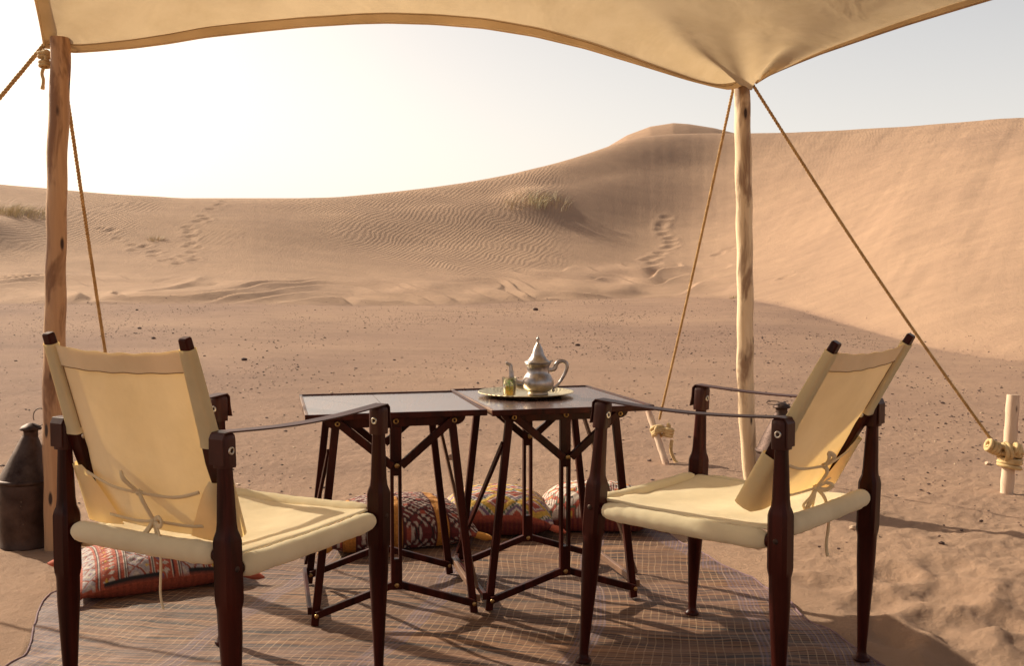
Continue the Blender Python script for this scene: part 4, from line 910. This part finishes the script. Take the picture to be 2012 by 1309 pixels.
# ------------------------------------------------------------------ poles, stakes, ropes
def pole(name, pts, Y0, hw_px, mat, label, cat='tent pole', zfoot=-.12, nseg=60):
    W_ = [aty(x, y, Y0) for x, y in pts]; zs_ = np.array([p[2] for p in W_])[::-1]; xs_ = np.array([p[0] for p in W_])[::-1]
    z = np.linspace(zfoot, zs_[-1], nseg); xq = np.interp(z, zs_, xs_); xq = np.convolve(np.pad(xq, 3, 'edge'), np.ones(7) / 7, 'valid'); xq = xq + .0015 * np.sin(z * 31)
    g = G(); R = []; r = hw_px
    for zz_, xx_ in zip(z, xq):
        rr_ = r * (1 + .03 * math.sin(zz_ * 7 + Y0) + .015 * math.sin(zz_ * 23)) * (1.04 - .04 * (zz_ / 1.8))
        R.append([(xx_ + rr_ * (1 + .05 * math.sin(2 * a + zz_ * 2) + .02 * math.sin(5 * a + zz_ * 7)) * math.cos(a), Y0 + rr_ * math.sin(a) + .003 * math.sin(zz_ * 4), zz_) for a in np.linspace(0, 2 * math.pi, 29)[:-1]])
    return centre(g.loft(R, True, True).build(name, mat, None, label=label, cat=cat, group='tent poles' if cat == 'tent pole' else None))
YL, YR = 3.437, 4.267
pole('tent_pole', [(118, 74), (118, 180), (113, 300), (113, 400), (110, 520), (108, 650), (104, 780), (105, 900), (107, 1000), (108, 1080)], YL - .05, .0325, MPOLEL, 'brown stripped log pole holding the left corner of the awning')
pole('tent_pole', [(1458, 160), (1460, 300), (1462, 450), (1465, 600), (1464, 700), (1466, 800), (1472, 900), (1480, 975), (1484, 1000)], YR - .05, .0325, MPOLER, 'pale stripped log pole holding the right corner of the awning')

def stake(top, foot, r, label):
    top = np.array(top, float); foot = np.array(foot, float); d = unit(top - foot); n = 16
    path = [foot - d * .08 + (top - foot + d * .08) * i / n for i in range(n + 1)]
    g = G().tube(path, [r * (1 + .05 * math.sin(i * 1.9)) for i in range(n + 1)], 14); return centre(g.build('tent_stake', MSTAKE, None, label=label, cat='stake', group='wooden stakes holding the guy ropes'))
fA = onz(1310, 916); tA = aty(1274, 808, fA[1] + .16); stake(tA, fA, .017, 'thin slanting wooden stake wound with rope behind the right table')
fB = onz(1978, 970); tB = aty(1991, 776, fB[1] + .02); stake(tB, fB, .0270, 'thick upright wooden stake wound with rope at the right edge')
fC = np.array([-1.635, 4.15, 0.]); stake(fC + np.array([-.03, .05, .30]), fC, .018, 'wooden stake hidden behind the left chair backrest')
fD = np.array([-2.86, 3.35, 0.]); stake(fD + np.array([-.04, .0, .35]), fD, .025, 'wooden stake out to the left of the awning')

def strands(g, p0, p1, r, pitch=.042, sag=.01, off=0):
    p0 = np.array(p0, float); p1 = np.array(p1, float); L_ = np.linalg.norm(p1 - p0); n = int(L_ / pitch * 7); d = unit(p1 - p0)
    a = unit(np.cross(d, [0, 0, 1.])); b = np.cross(d, a)
    for k_ in range(3):
        path = []
        for i in range(n + 1):
            t = i / n; ph = 2 * math.pi * (t * L_ / pitch + k_ / 3); q = p0 + (p1 - p0) * t - np.array([0, 0, 1.]) * sag * math.sin(math.pi * t)
            path.append(q + (a * math.cos(ph) + b * math.sin(ph)) * r * .52)
        g.tube(path, r * .56, 5)
    return g
def knot(parent, c, axis, R_, r, loops, mess, tails=(), mat=None):
    R_ *= 1.18; r *= 1.15; axis = unit(axis); ref = np.array([1., 0, 0]) if abs(axis[0]) < .8 else np.array([0, 1., 0]); a = unit(np.cross(axis, ref)); b = np.cross(axis, a); g = G(); c = np.array(c, float)
    for i in range(loops):
        h = (i - (loops - 1) / 2) * r * 1.75; tl = rng.uniform(-.25, .25); ph = rng.uniform(0, 6)
        g.tube([c + axis * (h + math.cos(t + ph) * R_ * tl) + (a * math.cos(t) + b * math.sin(t)) * (R_ + r * .8) for t in np.linspace(0, 6.2, 26)], r, 8)
    for i in range(mess):
        u1 = unit(rng.normal(size=3)); u2 = unit(np.cross(u1, rng.normal(size=3))); cc = c + u1 * R_ * .9 + axis * rng.uniform(-1, 1) * r * 2; rad = R_ * rng.uniform(.5, .95)
        g.tube([cc + (u1 * math.cos(t) + u2 * math.sin(t)) * rad + axis * math.sin(2 * t) * r for t in np.linspace(0, rng.uniform(4.5, 6.2), 20)], r * rng.uniform(.85, 1.1), 8)
    k_ = g.build('knot', mat or MROPEL, parent)
    for tl in tails:
        q = arc([c + np.array(v) for v in tl]); n = len(q)
        G().tube(q, [r * (1 if i < n - 4 else 1.25) for i in range(n)], 8).build('rope_end', mat or MROPEL, parent)
def rope(label, p0, p1, r, sag, knots):
    root = empty('guy_rope', p1, label, 'rope', 'guy ropes of the awning'); strands(G(), p0, p1, r, .040, sag).build('line', MROPE, root)
    for kk in knots: knot(root, **kk)
topR1 = aty(1441, 172, YR + .03); topR2 = aty(1479, 166, YR - .01)
kA = aty(1293, 848, fA[1] + .10); eA = aty(1296, 812, fA[1] + .09)
rope('twisted guy rope from the right pole down to the slanting stake', topR1, eA + np.array([-.004, -.02, -.03]), .0066, .02,
     [dict(c=kA, axis=tA - fA, R_=.020, r=.0075, loops=3, mess=4), dict(c=kA + np.array([.050, -.01, -.004]), axis=(.2, 0, 1), R_=.013, r=.0078, loops=3, mess=3, tails=[[(.02, 0, -.04), (.012, -.02, -.09), (.026, -.03, -.13), (.040, -.04, -.155)]])])
kB = aty(1976, 888, fB[1] - .02); eB = aty(1950, 868, fB[1] - .02)
rope('twisted guy rope from the right pole down to the thick stake', topR2, eB, .0070, .03,
     [dict(c=aty(1984, 905, fB[1]), axis=tB - fB, R_=.030, r=.0085, loops=4, mess=0), dict(c=kB, axis=(1, 0, .2), R_=.022, r=.0085, loops=2, mess=5), dict(c=aty(1950, 878, fB[1] - .03), axis=(.8, 0, -.4), R_=.012, r=.0085, loops=3, mess=3), dict(c=aty(1996, 884, fB[1] - .03), axis=(.8, 0, -.4), R_=.012, r=.0085, loops=2, mess=4)])
topL1 = aty(86, 88, YL + .0); topL2 = aty(131, 215, YL + .06)
rope('twisted guy rope leaving the left pole top out of view to the left', topL1, fD + np.array([-.0, 0, .22]), .0075, .0,
     [dict(c=aty(87, 108, YL - .02), axis=(0, 0, 1), R_=.010, r=.0055, loops=2, mess=6), dict(c=aty(88, 126, YL - .03), axis=(0, 0, 1), R_=.009, r=.005, loops=2, mess=4, tails=[[(0, 0, -.0), (-.010, 0, -.03), (-.004, -.004, -.055), (-.008, -.004, -.085)]]), dict(c=fD + np.array([-.02, 0, .22]), axis=(0, 0, 1), R_=.028, r=.0085, loops=4, mess=4)])
rope('twisted guy rope running from the left pole down behind the left chair', aty(119, 100, YL + .05), fC + np.array([-.02, .02, .20]), .0068, .02,
     [dict(c=fC + np.array([-.015, .03, .19]), axis=(0, 0, 1), R_=.021, r=.0078, loops=4, mess=4)])

# ------------------------------------------------------------------ awning
Lc = np.array([-1.600, 3.44]); Rc = np.array([1.035, 4.26]); cdir = np.array([.30, -.954]); DEP = 3.0
uh = unit(Rc - Lc)
fe_px = [92, 118, 140, 200, 260, 330, 400, 500, 600, 700, 760, 850, 950, 1050, 1150, 1250, 1350, 1400, 1435, 1460, 1480]
fe_y = [92, 98, 102, 98, 93, 84, 72, 61, 51, 45, 43.5, 46, 54, 70, 94, 124, 155, 168, 175, 168, 163]
def front(u):
    inw = .24 * math.sin(math.pi * u) ** .9
    q = Lc + (Rc - Lc) * u + cdir * inw; Y = q[1]; x = 1006 + FPX * q[0] / (Y * .985); return np.array([q[0], q[1], float(elev_z(np.interp(x, fe_px, fe_y), Y))])
zl = lambda s_: np.interp(s_, [0, .3, 1, 2, 3], [1.775, 1.825, 1.90, 1.92, 1.85]); zr = lambda s_: np.interp(s_, [0, .12, .5, 1, 2, 3], [1.782, 1.788, 1.785, 1.768, 1.72, 1.76])
def left(v): s_ = v * DEP; q = Lc + cdir * s_ + uh * .05 * math.sin(math.pi * v); return np.array([q[0], q[1], zl(s_)])
def right(v): s_ = v * DEP; q = Rc + cdir * s_ - uh * .06 * math.sin(math.pi * v); return np.array([q[0], q[1], zr(s_)])
def back(u): q = Lc + (Rc - Lc) * u + cdir * (DEP - .25 * math.sin(math.pi * u)); return np.array([q[0], q[1], 1.80 + .10 * math.sin(math.pi * u)])
NU, NV = 220, 150
us = np.linspace(0, 1, NU); vs_ = np.linspace(0, 1, NV) ** 1.7
FR = np.array([front(u) for u in us]); FR[:, 2] = np.convolve(np.pad(FR[:, 2], 2, 'edge'), [.1, .2, .4, .2, .1], 'valid'); BK = np.array([back(u) for u in us]); LF = np.array([left(v) for v in vs_]); RT = np.array([right(v) for v in vs_])
LF[:, 2] += (FR[0, 2] - LF[0, 2]) * np.exp(-vs_ * DEP / .15); RT[:, 2] += (FR[-1, 2] - RT[0, 2]) * np.exp(-vs_ * DEP / .15)
U_, V_ = np.meshgrid(us, vs_, indexing='ij'); U3 = U_[..., None]; V3 = V_[..., None]
SF = FR[:, None] * (1 - V3) + BK[:, None] * V3 + LF[None] * (1 - U3) + RT[None] * U3 - (FR[0] * (1 - U3) * (1 - V3) + FR[-1] * U3 * (1 - V3) + BK[0] * (1 - U3) * V3 + BK[-1] * U3 * V3)
SF[..., 2] += .26 * (np.sin(math.pi * U_) ** 1.1) * np.clip(np.sin(math.pi * np.clip(V_, 0, 1)), 0, 1) ** .9
d_in = np.hypot(SF[..., 0] - Rc[0], SF[..., 1] - Rc[1]); phi = np.arctan2(SF[..., 1] - Rc[1], SF[..., 0] - Rc[0])
edge_k = np.clip(np.minimum(U_, 1 - U_) / .03, 0, 1) * np.clip(V_ / .02, 0, 1)
SF[..., 2] += edge_k * .010 * np.sin(phi * 27) * np.clip(d_in / .10, 0, 1) * np.exp(-(d_in / .55) ** 2)
SF[..., 2] += edge_k * .034 * np.sin(phi * 11 + 1.0 + .5 * np.sin(phi * 5)) * np.clip(d_in / .12, 0, 1) * np.exp(-(d_in / .75) ** 2)
d_l = np.hypot(SF[..., 0] - Lc[0], SF[..., 1] - Lc[1]); ph2 = np.arctan2(SF[..., 1] - Lc[1], SF[..., 0] - Lc[0])
SF[..., 2] += edge_k * .010 * np.sin(ph2 * 8) * np.clip(d_l / .12, 0, 1) * np.exp(-(d_l / .6) ** 2)
SF[..., 2] += .012 * fbm(SF[..., 0] * 1.6, SF[..., 1] * 2.2, 3, 91) * edge_k
aw = empty('tent_awning', (0, 3.0, 0), 'large cream canvas awning stretched overhead between the two log poles', 'awning')
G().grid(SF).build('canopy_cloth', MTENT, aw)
# double hem along the front and the sides
def hem(P, Q, wdt, off=.0035, m=MTENT, nm='hem'):
    P = np.array(P); Q = np.array(Q); rows = []
    for a, b in zip(P, Q):
        d = unit(b - a); rows.append([a + d * wdt * t + np.array([0, 0, off]) for t in (0, .33, .66, 1)])
    G().grid(rows).build(nm, m, aw)
MHEM = mat_canvas('tent_hem_canvas', (0.70, 0.58, 0.43), 0.60, (1.0, 0.94, 0.84), 0.3)
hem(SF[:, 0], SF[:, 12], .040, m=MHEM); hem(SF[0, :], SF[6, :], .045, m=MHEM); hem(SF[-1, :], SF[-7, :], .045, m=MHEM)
G().tube([p + np.array([0, 0, -.0008]) for p in SF[2:-2:2, 11]], .0011, 5).build('stitching', MTHR, aw)
for E_ in (SF[:, 0], SF[0, :110], SF[-1, :110]): G().tube([p + np.array([0, 0, -.001]) for p in E_[::2]], .0034, 6).build('edge_cord', MHEM, aw)
# corner grommet rope holding cloth to each pole top
for p_ in (aty(118, 78, YL), aty(1458, 166, YR)):
    G().tube([(p_[0] + .036 * math.cos(t), p_[1] + .036 * math.sin(t), p_[2] - .01 + .004 * math.sin(3 * t)) for t in np.linspace(0, 6.28, 30)], .004, 8).build('corner_loop', MROPEL, aw)
# the pole tops press into a small canvas pocket
